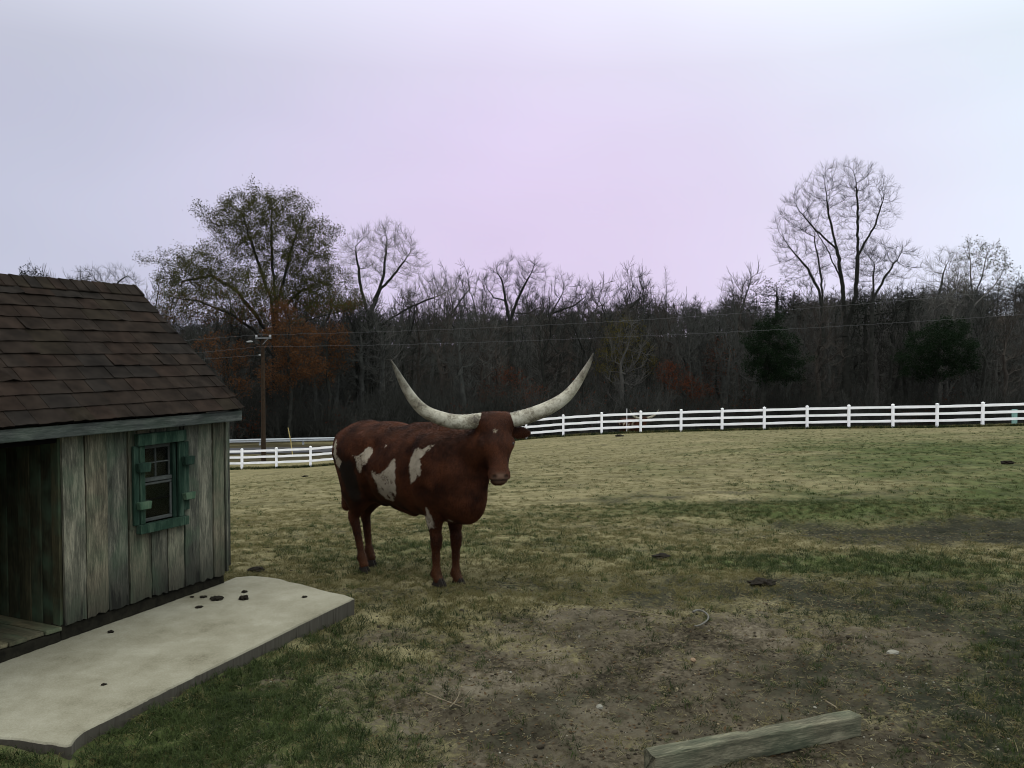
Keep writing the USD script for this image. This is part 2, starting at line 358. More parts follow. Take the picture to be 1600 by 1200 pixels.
GLASS = usdkit.material(stage, '/World/Looks/old_window_pane', {'f': ('fresnel', {'IOR': 1.5}), 't': ('transparent_bsdf', {'color': (.55, .6, .56)}), 'g': ('glossy_bsdf', {'color': (.8, .8, .8), 'roughness': .08}), 'x': ('mix_closure', {})},
                        [('f.fac', 'x.fac'), ('t.BSDF', 'x.closure1'), ('g.BSDF', 'x.closure2')], surface='x.closure')

shed = thing('wooden_shed', 'small weathered grey board shed with brown shingle roof and green shuttered window', 'shed')
L, T0, TM, TB = 1.70, 0.0, -1.237, -2.47
SP = -1.75                                                     # porch and added end room run on to the left, out of the picture
WALLTOP = 1.03
ZB = [-.462, -.448]


def zbase(s):
    return ZB[0] + (ZB[1] - ZB[0]) * s / L


# front wall boards: uneven widths, gaps, ragged feet
edges = [0.0, .198, .402, .606, .830, 1.004, 1.190, 1.363, 1.533, 1.672]
wins = (.690, 1.158, .155, .885)                               # rough opening behind the casing: s0, s1, z0, z1


def wall_board(s0, s1, z0, z1, mat, foot=True, t=0.0, th=.022):
    g = .0055
    n = 14
    ss = np.linspace(s0 + g, s1 - g, 7)
    foot_z = z0 + (np.abs(rng.normal(0, .012, 7)) if foot else np.zeros(7))
    zz = np.linspace(0, 1, n)
    cup = .004 * np.cos((ss - (s0 + s1) / 2) / (s1 - s0) * np.pi)
    off = t + rng.normal(0, .0025)
    warp = np.cumsum(rng.normal(0, .0012, n))
    P = np.zeros((n, 7, 3))
    P[..., 0] = ss[None] + np.where((np.arange(7) == 0) | (np.arange(7) == 6), 1, 0)[None] * rng.normal(0, .0016, (n, 7))
    P[..., 2] = foot_z[None] + (z1 - foot_z)[None] * zz[:, None]
    P[..., 1] = off + cup[None] + warp[:, None]
    B = P.copy(); B[..., 1] -= th
    v = np.concatenate([P.reshape(-1, 3), B.reshape(-1, 3)])
    i = (np.arange(n - 1)[:, None] * 7 + np.arange(6)[None]).ravel()
    f = np.stack([i, i + 1, i + 8, i + 7], -1)
    ring = [k for k in range(7)] + [7 * r + 6 for r in range(1, n)] + [7 * (n - 1) + k for k in range(5, -1, -1)] + [7 * r for r in range(n - 2, 0, -1)]
    ring = np.array(ring); nxt = np.roll(ring, -1); m = n * 7
    return obj('board', (W(v), np.concatenate([f, f[:, ::-1] + m, np.stack([ring + m, nxt + m, nxt, ring], -1)])), mat, shed, smooth=25)


for k in range(9):
    s0, s1 = edges[k], edges[k + 1]
    mat = WOOD[[0, 1, 2, 1, 2, 0, 2, 0, 1][k]]
    if s1 <= wins[0] or s0 >= wins[1]:
        wall_board(s0, s1, zbase(s0), WALLTOP, mat)
    elif s0 < wins[0]:
        wall_board(s0, wins[0], wins[2], WALLTOP, mat, False); wall_board(s0, s1, zbase(s0), wins[2], mat)
        wall_board(wins[0], s1, wins[3], WALLTOP, mat, False)
    elif s1 > wins[1]:
        wall_board(wins[1], s1, wins[2], WALLTOP, mat, False); wall_board(s0, s1, zbase(s0), wins[2], mat)
        wall_board(s0, wins[1], wins[3], WALLTOP, mat, False)
    else:
        wall_board(s0, s1, zbase(s0), wins[2], mat); wall_board(s0, s1, wins[3], WALLTOP, mat, False)
# corner board at the far end and one lapped over it
tag(obj('corner_board', block((1.69, -.11, -.42), (1.712, .012, WALLTOP + .01), .003, .001), WOOD[0], shed))
obj('corner_board', block((1.716, -.06, -.39), (1.79, -.036, WALLTOP + .01), .003, .001), WOOD[2], shed)
# near end wall (seen from the porch), boards running up
te = [0, -.115, -.235, -.36, -.50, -.64, -.80, -.95, -1.10, -1.26, -1.42, -1.58, -1.74, -1.9, -2.06, -2.2, -2.33, -2.44]
for k in range(len(te) - 1):
    t1, t0 = te[k] - .004, te[k + 1] + .004
    ztop = 1.03 + (1.237 - abs((t0 + t1) / 2 - TM)) * .8
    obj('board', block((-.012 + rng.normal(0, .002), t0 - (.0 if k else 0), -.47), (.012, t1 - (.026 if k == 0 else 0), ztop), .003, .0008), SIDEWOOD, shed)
# back wall and far end wall, plain boards (never seen head on)
for s0 in np.arange(-.0, 1.66, .24):
    obj('board', block((s0 + .004, TB - .02, -.45), (min(s0 + .236, 1.68), TB, WALLTOP), .003), WOOD[2], shed)
for t0 in np.arange(TB + .02, -.2, .225):
    ztop = 1.03 + (1.237 - abs(t0 + .11 - TM)) * .8
    obj('board', block((1.66, t0 + .004, -.45), (1.684, t0 + .222, ztop), .003), WOOD[1], shed)
# rails inside, floor, dark sill beam under the boards, foundation
obj('sill_beam', block((-.02, -.14, -.60), (1.69, -.024, -.455), .01, .003), SILLBEAM, shed)
obj('sill_beam', block((SP, -.13, -.62), (-.022, -.016, -.492), .01, .003), SILLBEAM, shed)
obj('sill_beam', block((1.60, TB, -.60), (1.68, -.15, -.455), .01), SILLBEAM, shed)
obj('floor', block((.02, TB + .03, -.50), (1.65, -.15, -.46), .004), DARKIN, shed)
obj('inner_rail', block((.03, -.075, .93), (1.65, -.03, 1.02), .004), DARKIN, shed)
pz = -.462
for k in range(12):                                            # porch planks, running back from the edge
    s1 = -.02 - k * .142
    obj('porch_plank', block((s1 - .136, -1.9, pz - .03), (s1, -.005 + rng.normal(0, .006), pz + rng.normal(0, .002)), .004, .001), FLOORW, shed)
for t0 in np.arange(TB + .02, -.1, .2):                         # unseen end wall, added to keep light out of the porch
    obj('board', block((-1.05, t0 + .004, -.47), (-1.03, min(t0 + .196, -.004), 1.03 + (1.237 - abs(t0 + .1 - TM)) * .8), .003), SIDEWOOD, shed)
for s0 in np.arange(-1.02, -.1, .2):
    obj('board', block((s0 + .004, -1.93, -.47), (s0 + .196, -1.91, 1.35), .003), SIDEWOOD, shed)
for s0 in np.arange(SP, -1.1, .18):  # front boards of the added end room, out of view
    obj('board', block((s0 + .004, -.022, -.46), (s0 + .176, 0, WALLTOP), .003), WOOD[2], shed)
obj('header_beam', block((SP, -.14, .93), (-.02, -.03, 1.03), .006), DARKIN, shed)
# roof: deck, fascia, shingles
EAVE_T, EAVE_Z, RID_Z = .151, 1.10, 2.255
SLOPE = np.array([0, EAVE_T - TM, EAVE_Z - RID_Z]); SLEN = np.linalg.norm(SLOPE); SD = SLOPE / SLEN
RN = np.array([0, -SD[2], SD[1]])                              # out of the front roof plane
S_L, S_R = SP - .15, L + .09
back = lambda p: np.stack([p[:, 0], 2 * TM - p[:, 1], p[:, 2]], -1)


def roofbox(s0, s1, d0, d1, h0, h1, mirror=False, tilt=0.0, jit=0.0):
    """d: metres down the slope from the ridge; h: metres out of the roof plane."""
    p = []
    for s in (s0, s1):
        for d in (d0, d1):
            for h in (h0, h1):
                hh = h + (tilt if d == d1 else 0)
                p.append(np.array([s, TM, RID_Z]) + SD * d + RN * hh)
    p = np.array(p) + (rng.normal(0, jit, (8, 3)) if jit else 0)
    return W(back(p) if mirror else p)


obj('roof_deck', hull(roofbox(S_L + .02, S_R - .03, 0, SLEN - .02, -.035, -.012)), DARKIN, shed)
obj('roof_deck', hull(roofbox(S_L + .02, S_R - .03, 0, SLEN - .02, -.035, -.012, True)), DARKIN, shed)
obj('fascia_board', block((S_L + .01, .112, .985), (S_R - .02, .138, 1.078), .004, .001), FASCIA, shed)
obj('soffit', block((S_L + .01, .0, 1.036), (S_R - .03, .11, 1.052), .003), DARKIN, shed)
obj('rake_board', hull(roofbox(S_R - .028, S_R - .004, .02, SLEN - .03, -.13, -.036)), FASCIA, shed)
obj('rake_board', hull(roofbox(S_R - .028, S_R - .004, .02, SLEN - .03, -.13, -.036, True)), FASCIA, shed)


def shingle_mat(name, c, v=.0):
    c = np.array(c)
    return M(name, {'g': ('geometry', {}), 'n': ('noise_texture', {'scale': 260.0, 'detail': 3.0, 'roughness': .8}), 'n2': ('noise_texture', {'scale': 7.0, 'detail': 5.0}), 'mx': ('mix_float', {'fac': .45}),
                    'r': ('rgb_ramp', {'ramp': [(.38, c * .45), (.5, c), (.62, c * 1.7)]}), 'b': ('bump', {'strength': 1.0, 'distance': .004}), 'p': ('principled_bsdf', {'roughness': .95, 'specular_ior_level': .04})},
             [('g.position', 'n.vector'), ('g.position', 'n2.vector'), ('n.fac', 'mx.a'), ('n2.fac', 'mx.b'), ('mx.result', 'r.fac'), ('r.color', 'p.base_color'), ('n.fac', 'b.height'), ('b.normal', 'p.normal')])


SH = [shingle_mat('shingle_brown', (.0158, .0116, .0088)), shingle_mat('shingle_red_brown', (.0168, .0115, .0086)), shingle_mat('shingle_umber', (.0146, .0112, .0088)), shingle_mat('shingle_slate_brown', (.0134, .0112, .0094)), shingle_mat('shingle_olive_brown', (.0156, .0122, .0084))]
roof = obj('roof', hull(roofbox(S_L + .03, S_R - .02, .02, SLEN - .012, -.0115, -.006)), SH[2], shed)
nrow = 11
expo = (SLEN + .015 - .09) / nrow


def shingle(parent, s0, s1, d0, d1, mat, mirror=False):
    n = 5
    ss = np.linspace(s0 + .0022, s1 - .0022, n)
    lift = .011 + np.abs(rng.normal(0, .0035, n)) * np.where(rng.random() < .35, 2.0, 1.0)
    dd = d1 + rng.normal(0, .0020) + rng.normal(0, .0012, n)
    rows = []
    for (d, h) in ((np.full(n, d0), np.full(n, .002)), (dd - .04, lift * .8), (dd, lift)):
        rows.append(np.stack([ss, TM + SD[1] * d + RN[1] * h, RID_Z + SD[2] * d + RN[2] * h], -1))
    low = rows[2] - RN * .0065
    v = np.concatenate(rows + [low, rows[0] - RN * .004])
    if mirror:
        v = back(v)
    f = []
    for r in range(3):
        for k in range(n - 1):
            f.append([r * n + k, r * n + k + 1, (r + 1) * n + k + 1, (r + 1) * n + k])
    f += [[0, n, 2 * n, 3 * n], [n - 1, 4 * n - 1, 3 * n - 1, 2 * n - 1]]
    for k in range(n - 1):
        f.append([3 * n + k, 3 * n + k + 1, 4 * n + k + 1, 4 * n + k])
    obj('shingle', (W(v), np.array(f)), mat, parent)


for r in range(nrow):
    d1 = SLEN + .015 - (nrow - 1 - r) * expo
    s = S_L - rng.uniform(0, .2)
    while s < S_R:
        w = rng.choice([.19, .22, .27, .31]) * rng.uniform(.94, 1.06)
        e = S_R + rng.normal(0, .004) if s + w > S_R - .06 else s + w
        if e > -1.15:
            shingle(roof, max(s, S_L), e, d1 - expo * 1.45, d1, SH[rng.choice(5, p=[.30, .2, .22, .14, .14])])
        s = e
        if e >= S_R - .02:
            break
roofb = obj('roof', hull(roofbox(S_L + .03, S_R - .02, .02, SLEN - .012, -.0115, -.006, True)), SH[2], shed)
s = S_L
for r in range(nrow):
    d1 = SLEN + .015 - (nrow - 1 - r) * expo
    obj('shingle_course', hull(roofbox(S_L, S_R, d1 - expo * 1.2, d1, .0, .006, True, .008)), SH[r % 3], roofb)
# ridge caps, lapped along the ridge
s, k = S_L, 0
while s < S_R - .03:
    w = .118
    e = min(s + w * 1.25, S_R + .004)
    pf, ps = [], []
    for (sv, h) in ((s, .026), (e, .018)):
        hz = h + rng.normal(0, .0015)
        for sgn in (1, -1):
            for dlen in (0.0, .142):
                p = np.array([sv, TM, RID_Z]) + SD * dlen + RN * hz
                if dlen == 0.0:
                    p = np.array([sv, TM, RID_Z + hz * 1.25])
                if sgn < 0:
                    p = np.array([p[0], 2 * TM - p[1], p[2]])
                pf.append(p)
    pf = np.array(pf)                                          # per end: front top, front foot, back top, back foot
    lowp = pf - np.array([0, 0, .008])
    v = np.concatenate([pf, lowp])
    f = [[0, 1, 5, 4], [2, 6, 7, 3], [8, 9, 1, 0], [10, 2, 3, 11], [1, 9, 13, 5], [3, 7, 15, 11], [4, 5, 13, 12], [6, 14, 15, 7], [8, 12, 13, 9], [10, 11, 15, 14]]
    if e > -1.2:
        obj('ridge_cap', (W(v), np.array(f)), SH[rng.choice(5, p=[.30, .2, .22, .14, .14])], roof)
    s += w
# window: casing, shutters of two narrow boards, blocks, sashes, panes
win = obj('window', block((.745, -.05, .838), (1.085, .006, .858), .002), SASH, shed)
B = lambda nm, lo, hi, m=GREENW, c=.004, j=.0012: obj(nm, block(lo, hi, c, j), m, win)
B('head_casing', (.657, .010, .846), (1.172, .060, .942))
B('window_sill', (.664, .010, .117), (1.186, .066, .190))
B('shutter_board', (.628, .008, .192), (.683, .034, .846)); B('shutter_board', (.690, .008, .192), (.745, .036, .844))
B('shutter_board', (1.106, .008, .192), (1.160, .036, .844)); B('shutter_board', (1.168, .008, .24), (1.226, .032, .835))
for (s0, s1, z0, z1, m) in ((.640, .768, .628, .704, GREENW), (.640, .770, .322, .384, GREENPALE), (1.128, .1244 * 10, .636, .71, GREENW), (1.130, 1.25, .333, .394, GREENPALE)):
    p = chamfer_pts((s0, .037, z0), (s1, .086, z1), .005)
    p[:, 0] = np.where(p[:, 2] < (z0 + z1) / 2, (s0 + s1) / 2 + (p[:, 0] - (s0 + s1) / 2) * .86, p[:, 0])
    obj('shutter_block', hull(W(p + rng.normal(0, .0012, p.shape))), m, win)
B('window_jamb', (.747, -.062, .190), (.764, .004, .836), SASH); B('window_jamb', (1.068, -.062, .190), (1.104, .006, .836), GREENW)
B('sash_rail', (.765, -.050, .806), (1.067, -.026, .836), SASH); B('meeting_rail', (.765, -.048, .528), (1.067, -.006, .560), SASH)
B('sash_rail', (.765, -.034, .500), (1.067, -.012, .520), SASH); B('sash_rail', (.765, -.034, .196), (1.067, -.010, .224), SASH)
B('sash_stile', (.766, -.046, .561), (.780, -.028, .805), SASH); B('sash_stile', (1.052, -.046, .561), (1.066, -.028, .805), SASH)
B('sash_stile', (.766, -.032, .225), (.779, -.014, .499), SASH); B('sash_stile', (1.050, -.032, .225), (1.066, -.012, .499), SASH)
B('muntin', (.910, -.045, .561), (.920, -.030, .805), SASH); B('muntin', (.781, -.0455, .678), (.909, -.030, .689), SASH); B('muntin', (.921, -.0455, .678), (1.051, -.030, .689), SASH)
B('muntin', (.780, -.030, .372), (1.049, -.021, .379), DARKIN)
for (s0, s1, z0, z1, t) in ((.781, .909, .690, .805, -.038), (.921, 1.051, .690, .805, -.038), (.781, .909, .562, .677, -.038), (.921, 1.051, .562, .677, -.038), (.780, 1.049, .380, .498, -.024), (.780, 1.049, .226, .371, -.024)):
    B('pane', (s0, t - .002, z0), (s1, t, z1), GLASS, .0004, 0)

# ------------------------------------------------------------------ concrete slab
slab_n = np.array([0, -.030, 1.0]); slab_n /= np.linalg.norm(slab_n)
slab_p0 = W((0, .05, -.573))
outline = [(-60, 1148), (30, 1153), (70, 1160), (104, 1164), (112, 1162), (118, 1152), (130, 1141), (200, 1107), (262, 1076), (311, 1052), (375, 1021), (412, 1003), (472, 973), (515, 952), (554, 934),
           (540, 929), (515, 924), (488, 916), (470, 911), (452, 908), (440, 904), (420, 901), (395, 899), (368, 901)]
sp = np.array([at_plane(a, b, slab_n, slab_p0)[:2] for a, b in outline])
inner = np.array([W((1.66, -.05, 0))[:2], W((-1.3, -.05, 0))[:2], W((-1.6, .25, 0))[:2]])
ring2 = np.concatenate([sp, inner])
# finer, ragged edge
fine = []
for i in range(len(ring2)):
    a, b = ring2[i], ring2[(i + 1) % len(ring2)]
    n = max(1, int(np.linalg.norm(b - a) / .014))
    for k in range(n):
        fine.append(a + (b - a) * k / n)
fine = np.array(fine)
c0 = fine.mean(0)
nn_ = len(fine)
rag = (meshkit.fbm(np.stack([fine[:, 0] * 9, fine[:, 1] * 9, 0 * fine[:, 0]], -1), 4, 2) - .5) * .005 - .009 * smoothstep(.60, .85, meshkit.fbm(np.stack([fine[:, 0] * 13, fine[:, 1] * 13, 0 * fine[:, 0]], -1), 4, 6)) + rng.normal(0, .0009, len(fine))
tang = np.roll(fine, -1, 0) - np.roll(fine, 1, 0); nrm2 = np.stack([tang[:, 1], -tang[:, 0]], -1); nrm2 /= np.linalg.norm(nrm2, axis=1, keepdims=True)
fine = fine + nrm2 * rag[:, None]
import shapely
from shapely.geometry import Polygon, Point
poly = Polygon(fine).buffer(0)
bx0, by0, bx1, by1 = poly.bounds
grid = np.array([(x, y) for x in np.arange(bx0, bx1, .045) for y in np.arange(by0, by1, .045)])
grid = grid[shapely.contains_xy(poly.buffer(-.03), grid[:, 0], grid[:, 1])]
from scipy.spatial import Delaunay
inset = fine - nrm2 * (.010 if Polygon(fine).exterior.is_ccw else -.010)
allp = np.concatenate([inset, grid])
tri = Delaunay(allp).simplices
cen = allp[tri].mean(1)
tri = tri[shapely.contains_xy(Polygon(inset).buffer(1e-6), cen[:, 0], cen[:, 1])]
e1, e2 = allp[tri[:, 1]] - allp[tri[:, 0]], allp[tri[:, 2]] - allp[tri[:, 0]]
tri = np.where((e1[:, 0] * e2[:, 1] - e1[:, 1] * e2[:, 0] < 0)[:, None], tri[:, ::-1], tri)


def slab_z(xy):
    d = xy - slab_p0[:2]
    return slab_p0[2] - (d @ slab_n[:2]) / slab_n[2]


topz = slab_z(allp) + .006 * (meshkit.fbm(np.stack([allp[:, 0] * 4, allp[:, 1] * 4, 0 * allp[:, 0]], -1), 3, 5) - .5)
topz[:nn_] -= .004
edge = np.column_stack([fine, slab_z(fine) - .014])
foot = np.column_stack([fine - nrm2 * (.012 + rng.normal(0, .006, nn_))[:, None], slab_z(fine) - .26])
sv = np.concatenate([np.column_stack([allp, topz]), edge, foot])
i0 = np.arange(nn_); i1 = np.roll(i0, -1); m0 = len(allp)
side = np.concatenate([np.stack([i0, m0 + i0, m0 + i1], -1), np.stack([i0, m0 + i1, i1], -1), np.stack([m0 + i0, m0 + nn_ + i0, m0 + nn_ + i1], -1), np.stack([m0 + i0, m0 + nn_ + i1, m0 + i1], -1)])
if not Polygon(fine).exterior.is_ccw:
    side = side[:, ::-1]
CONC = M('worn_concrete', {'g': ('geometry', {}), 'n1': ('noise_texture', {'scale': 2.6, 'detail': 7.0, 'roughness': .65}), 'n2': ('noise_texture', {'scale': 85.0, 'detail': 6.0, 'roughness': .8}), 'mx': ('mix_float', {'fac': .45}), 
                           'r': ('rgb_ramp', {'ramp': [(.33, (.080, .070, .044)), (.43, (.15, .14, .098)), (.53, (.19, .18, .132)), (.66, (.245, .236, .182))]}),
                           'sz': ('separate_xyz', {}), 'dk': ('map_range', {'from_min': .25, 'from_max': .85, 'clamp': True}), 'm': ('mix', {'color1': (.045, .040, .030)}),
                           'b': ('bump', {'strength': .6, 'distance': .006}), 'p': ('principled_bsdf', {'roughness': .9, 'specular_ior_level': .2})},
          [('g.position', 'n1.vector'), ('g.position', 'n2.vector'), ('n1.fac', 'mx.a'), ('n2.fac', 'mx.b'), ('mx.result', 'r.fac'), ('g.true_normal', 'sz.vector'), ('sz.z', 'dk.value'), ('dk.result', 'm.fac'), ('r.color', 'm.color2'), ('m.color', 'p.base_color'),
           ('mx.result', 'b.height'), ('b.normal', 'p.normal')])
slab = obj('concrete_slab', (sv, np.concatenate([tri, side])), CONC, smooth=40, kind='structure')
tag(slab, 'pale cracked concrete slab along the front of the shed', 'concrete slab')

# ------------------------------------------------------------------ white fence
VINYL = plain('white_vinyl', (.78, .78, .79), .5, 2.2, .10, 0, .3)
fence = thing('white_rail_fence', 'white three-rail fence crossing the pasture in front of the woods', 'fence')
fx = np.array([at_depth(*q)[:2] for q in FENCE[::-1]] + []); fl = np.array([at_depth(*q)[:2] for q in FENCE_L])
posts = [tuple(p) for p in fx]
d_ = posts[-1][0] - posts[-2][0], posts[-1][1] - posts[-2][1]
for k in range(1, 4):
    posts.append((posts[len(fx) - 1][0] + d_[0] * k, posts[len(fx) - 1][1] + d_[1] * k))
a, b = np.array(posts[0]), fl[0]
for k in range(1, 6):
    posts.insert(0, tuple(a + (b - a) * k / 6))
for p in fl:
    posts.insert(0, tuple(p))
d_ = np.array(posts[0]) - np.array(posts[1])
for k in range(1, 5):
    posts.insert(0, tuple(fl[-1] + d_ * k))
posts = np.array(posts)
pzs = height(posts[:, 0], posts[:, 1])


def bar(a, b, w, h, c=.006):
    a, b = np.array(a, float), np.array(b, float)
    d = b - a; d /= np.linalg.norm(d)
    sx = np.cross(d, [0, 0, 1.0]); sx /= np.linalg.norm(sx); up = np.cross(sx, d)
    pts = [q + sx * i * (w / 2 - (c if e else 0)) + up * j * (h / 2 - (0 if e else c)) for q in (a, b) for i in (-1, 1) for j in (-1, 1) for e in (0, 1)]
    return hull(pts)


for k, (p, z) in enumerate(zip(posts, pzs)):
    lean = rng.normal(0, .008, 2)
    w = .066
    pts = [(p[0] + sx * w + lean[0] * t, p[1] + sy * w + lean[1] * t, z + t) for sx in (-1, 1) for sy in (-1, 1) for t in (-.2, 1.26)]
    po = obj('post', hull(pts), VINYL, fence)
    cp = [(p[0] + sx * w * g + lean[0], p[1] + sy * w * g + lean[1], z + h) for sx in (-1, 1) for sy in (-1, 1) for g, h in ((1.14, 1.262), (1.14, 1.285), (.2, 1.32))]
    obj('post_cap', hull(cp), VINYL, po)
    if k:
        for hz in (1.13, .745, .375):
            a, b = np.array([*posts[k - 1], pzs[k - 1] + hz]), np.array([p[0], p[1], z + hz])
            dd = (b - a) / np.linalg.norm(b - a) * .07
            obj('rail', bar(a + dd, b - dd, .042, .135), VINYL, fence)

# ------------------------------------------------------------------ road, guardrail, utility pole and wires beyond the fence
ROADM = plain('worn_asphalt', (.05, .05, .053), .9, 8, .2)
rx = np.linspace(-60, 6, 60)
ry = 69.5 - (rx + 15) * .10
rv = np.concatenate([np.column_stack([rx, ry + o, height(rx, ry + o) + .05]) for o in (-2.6, 0, 2.6)])
n_ = len(rx); i = np.arange(n_ - 1)
road = obj('road', (rv, np.concatenate([np.stack([i, i + 1, i + n_ + 1, i + n_], -1), np.stack([i + n_, i + n_ + 1, i + 2 * n_ + 1, i + 2 * n_], -1)])), ROADM, kind='structure')
tag(road, 'strip of grey road behind the white fence on the left', 'road')
GALV = plain('galvanised_steel', (.34, .36, .37), .5, 2.0, .15)
rail = thing('guardrail', 'low grey steel guardrail along the road beyond the fence', 'guardrail')
prof = np.array([(-.02, .30), (-.02, .27), (.05, .235), (.05, .18), (-.02, .15), (-.02, .13), (.05, .09), (.05, .04), (-.02, .005), (-.02, -.01)])
gxs = np.arange(-52, 2, 3.8)
gy_ = 75.0 - (gxs + 15) * .10
ztar = lambda x, y: EYE - (688.5 - .022 * ((800 + x / y * FPX) - 362) - 553) / FPX * y      # its line in front of the woods
gz = np.array([ztar(x, y) for x, y in zip(gxs, gy_)]) - .20
for k in range(len(gxs) - 1):
    v = []
    for (x, y, z) in ((gxs[k], gy_[k], gz[k]), (gxs[k + 1] + .12, gy_[k + 1], gz[k + 1])):
        for t in (0, .004):
            v += [(x, y - o - t - .01 * (k % 2), z + h) for o, h in prof]
    m = len(prof); f = []
    for j in range(m - 1):
        f += [[j, j + 1, 2 * m + j + 1, 2 * m + j], [m + j, 3 * m + j, 3 * m + j + 1, m + j + 1]]
    obj('rail', (np.array(v), np.array(f)), GALV, rail)
for k in range(len(gxs)):
    g0 = float(height(gxs[k], gy_[k] + .12))
    obj('post', bar((gxs[k], gy_[k] + .12, g0 - .3), (gxs[k] + .001, gy_[k] + .12, gz[k] + .28), .12, .14), GALV, rail)

POLE = plain('dark_pole_wood', (.024, .016, .010), .9, 6, .4)
PALE = plain('pale_insulator', (.24, .245, .25), .4, 5, .1)
STEELB = plain('pale_brace', (.11, .113, .115), .6, 5, .2)


def tube(pts, radii, sides=8):
    p = np.asarray(pts, float); radii = np.broadcast_to(radii, (len(p),))
    t = np.gradient(p, axis=0); t /= np.linalg.norm(t, axis=1, keepdims=True)
    ref = np.array([0, 0, 1.0]) if abs(t[:, 2]).mean() < .8 else np.array([1.0, 0, 0])
    a = np.cross(t, ref); a /= np.linalg.norm(a, axis=1, keepdims=True); b = np.cross(t, a)
    ang = np.arange(sides) * 2 * np.pi / sides
    v = (p[:, None] + radii[:, None, None] * (np.cos(ang)[None, :, None] * a[:, None] + np.sin(ang)[None, :, None] * b[:, None])).reshape(-1, 3)
    f = []
    for i in range(len(p) - 1):
        for j in range(sides):
            f.append([i * sides + j, i * sides + (j + 1) % sides, (i + 1) * sides + (j + 1) % sides, (i + 1) * sides + j])
    f = np.array(f); n = len(v)
    v = np.concatenate([v, p[:1], p[-1:]])
    j = np.arange(sides); k = (j + 1) % sides; e = (len(p) - 1) * sides
    tr = np.concatenate([f[:, [0, 2, 1]], f[:, [0, 3, 2]], np.stack([np.full(sides, n), j, k], -1), np.stack([np.full(sides, n + 1), e + k, e + j], -1)])
    m = trimesh.Trimesh(v, tr, process=False)
    if m.volume < 0:
        m.invert()
    return m


PB = at_depth(412, 720, 60.5); PB[2] = float(height(PB[0], PB[1]))
PT = at_depth(412, 529, 60.5)
pole = thing('utility_pole', 'brown wooden utility pole with pale crossarm behind the left stretch of fence', 'utility pole', PB)
rel = lambda p: np.asarray(p, float) - PB
obj('pole', tube([(0, 0, -.4), (0, 0, 3), (.01, 0, (PT - PB)[2])], [.17, .15, .11], 10), POLE, pole, True)
zt = PT[2] - PB[2]
arm = obj('crossarm', bar((-.45, -.14, zt + .02), (.62, -.14, zt + .03), .09, .11), STEELB, pole)
obj('insulator', tube([(-.38, -.14, zt + .08), (-.38, -.14, zt + .2), (-.38, -.14, zt + .24)], [.07, .085, .04], 8), PALE, pole)
obj('insulator', tube([(.55, -.14, zt + .09), (.55, -.14, zt + .21), (.55, -.14, zt + .25)], [.07, .085, .04], 8), PALE, pole)
obj('brace', bar((.06, -.19, zt - .40), (.40, -.19, zt - .03), .02, .045), STEELB, pole)
obj('brace', bar((.02, -.17, zt - .40), (-.28, -.17, zt - .03), .02, .045), POLE, pole)
obj('insulator', tube([(-.22, -.13, zt - 1.12), (-.10, -.13, zt - 1.12)], [.05, .05], 8), PALE, pole)
obj('dead_end_insulator', tube([(-1.05, -.14, zt - .22), (-.9, -.14, zt - .21), (-.75, -.14, zt - .20), (-.62, -.14, zt - .20)], [.03, .06, .06, .03], 8), PALE, pole)
WIRE = plain('grey_wire', (.13, .135, .14), .6, 3, .1)


def wire(label, keys):
    """keys: points the cable hangs between; each span sags a little."""
    pts = []
    for a, b in zip(keys[:-1], keys[1:]):
        a, b = np.array(a), np.array(b)
        t = np.linspace(0, 1, 24, endpoint=False)[:, None]
        pts.append(a + (b - a) * t - np.array([0, 0, 1]) * (.0045 * np.linalg.norm(b - a)) * 4 * t * (1 - t))
    pts.append(np.array(keys[-1])[None])
    tag(obj('power_line', tube(np.concatenate(pts), .0042, 4), WIRE), label, 'power line')


wire('highest thin wire, from the crossarm across the whole row of trees', [at_depth(-60, 552, 66), PB + (-.38, -.14, zt + .25), at_depth(1000, 500, 52), at_depth(1700, 443, 43)])
wire('second wire down from the crossarm, ending behind the shed roof', [at_depth(-60, 580, 66), PB + (-.15, -.14, zt - .55), at_depth(1000, 525, 52), at_depth(1700, 484, 43)])
wire('lowest wire on the pole, sagging left behind the shed roof', [at_depth(60, 575, 64), PB + (-.22, -.13, zt - 1.12)])
st = at_depth(458, 699, 64); st[2] = float(height(st[0], st[1]))
tip = at_depth(450, 668, 64)
tag(obj('leaning_stake', tube([st - (0, 0, .3), (st + tip) / 2 + (.02, 0, 0), tip], [.045, .04, .03], 6), plain('yellowed_stake', (.30, .24, .10), .8, 6, .3)), 'thin yellowish stake leaning by the road behind the left fence', 'stake')
mk = at_depth(979.5, 664, 54); mt = at_depth(979.5, 638.5, 54)
tag(obj('marker_rod', tube([(mk[0], mk[1], float(height(mk[0], mk[1])) - .1), mt], [.018, .016], 6), VINYL), 'thin pale rod standing behind the fence beside the distant animal', 'rod')
bp = at_depth(1585, 660, 50); bz = float(height(bp[0], bp[1])); bt = at_depth(1585, 639.5, 50)[2]
box = thing('utility_box', 'small grey-green utility box behind the fence at the right edge', 'utility box', (bp[0], bp[1], bz))
BOXG = plain('grey_green_enamel', (.16, .27, .25), .5, 4, .15)
obj('cabinet', hull(chamfer_pts((-.11, -.1, -.1), (.11, .1, bt - bz - .05), .01)), BOXG, box)
obj('lid', hull(chamfer_pts((-.12, -.11, bt - bz - .05), (.12, .11, bt - bz), .015)), BOXG, box)

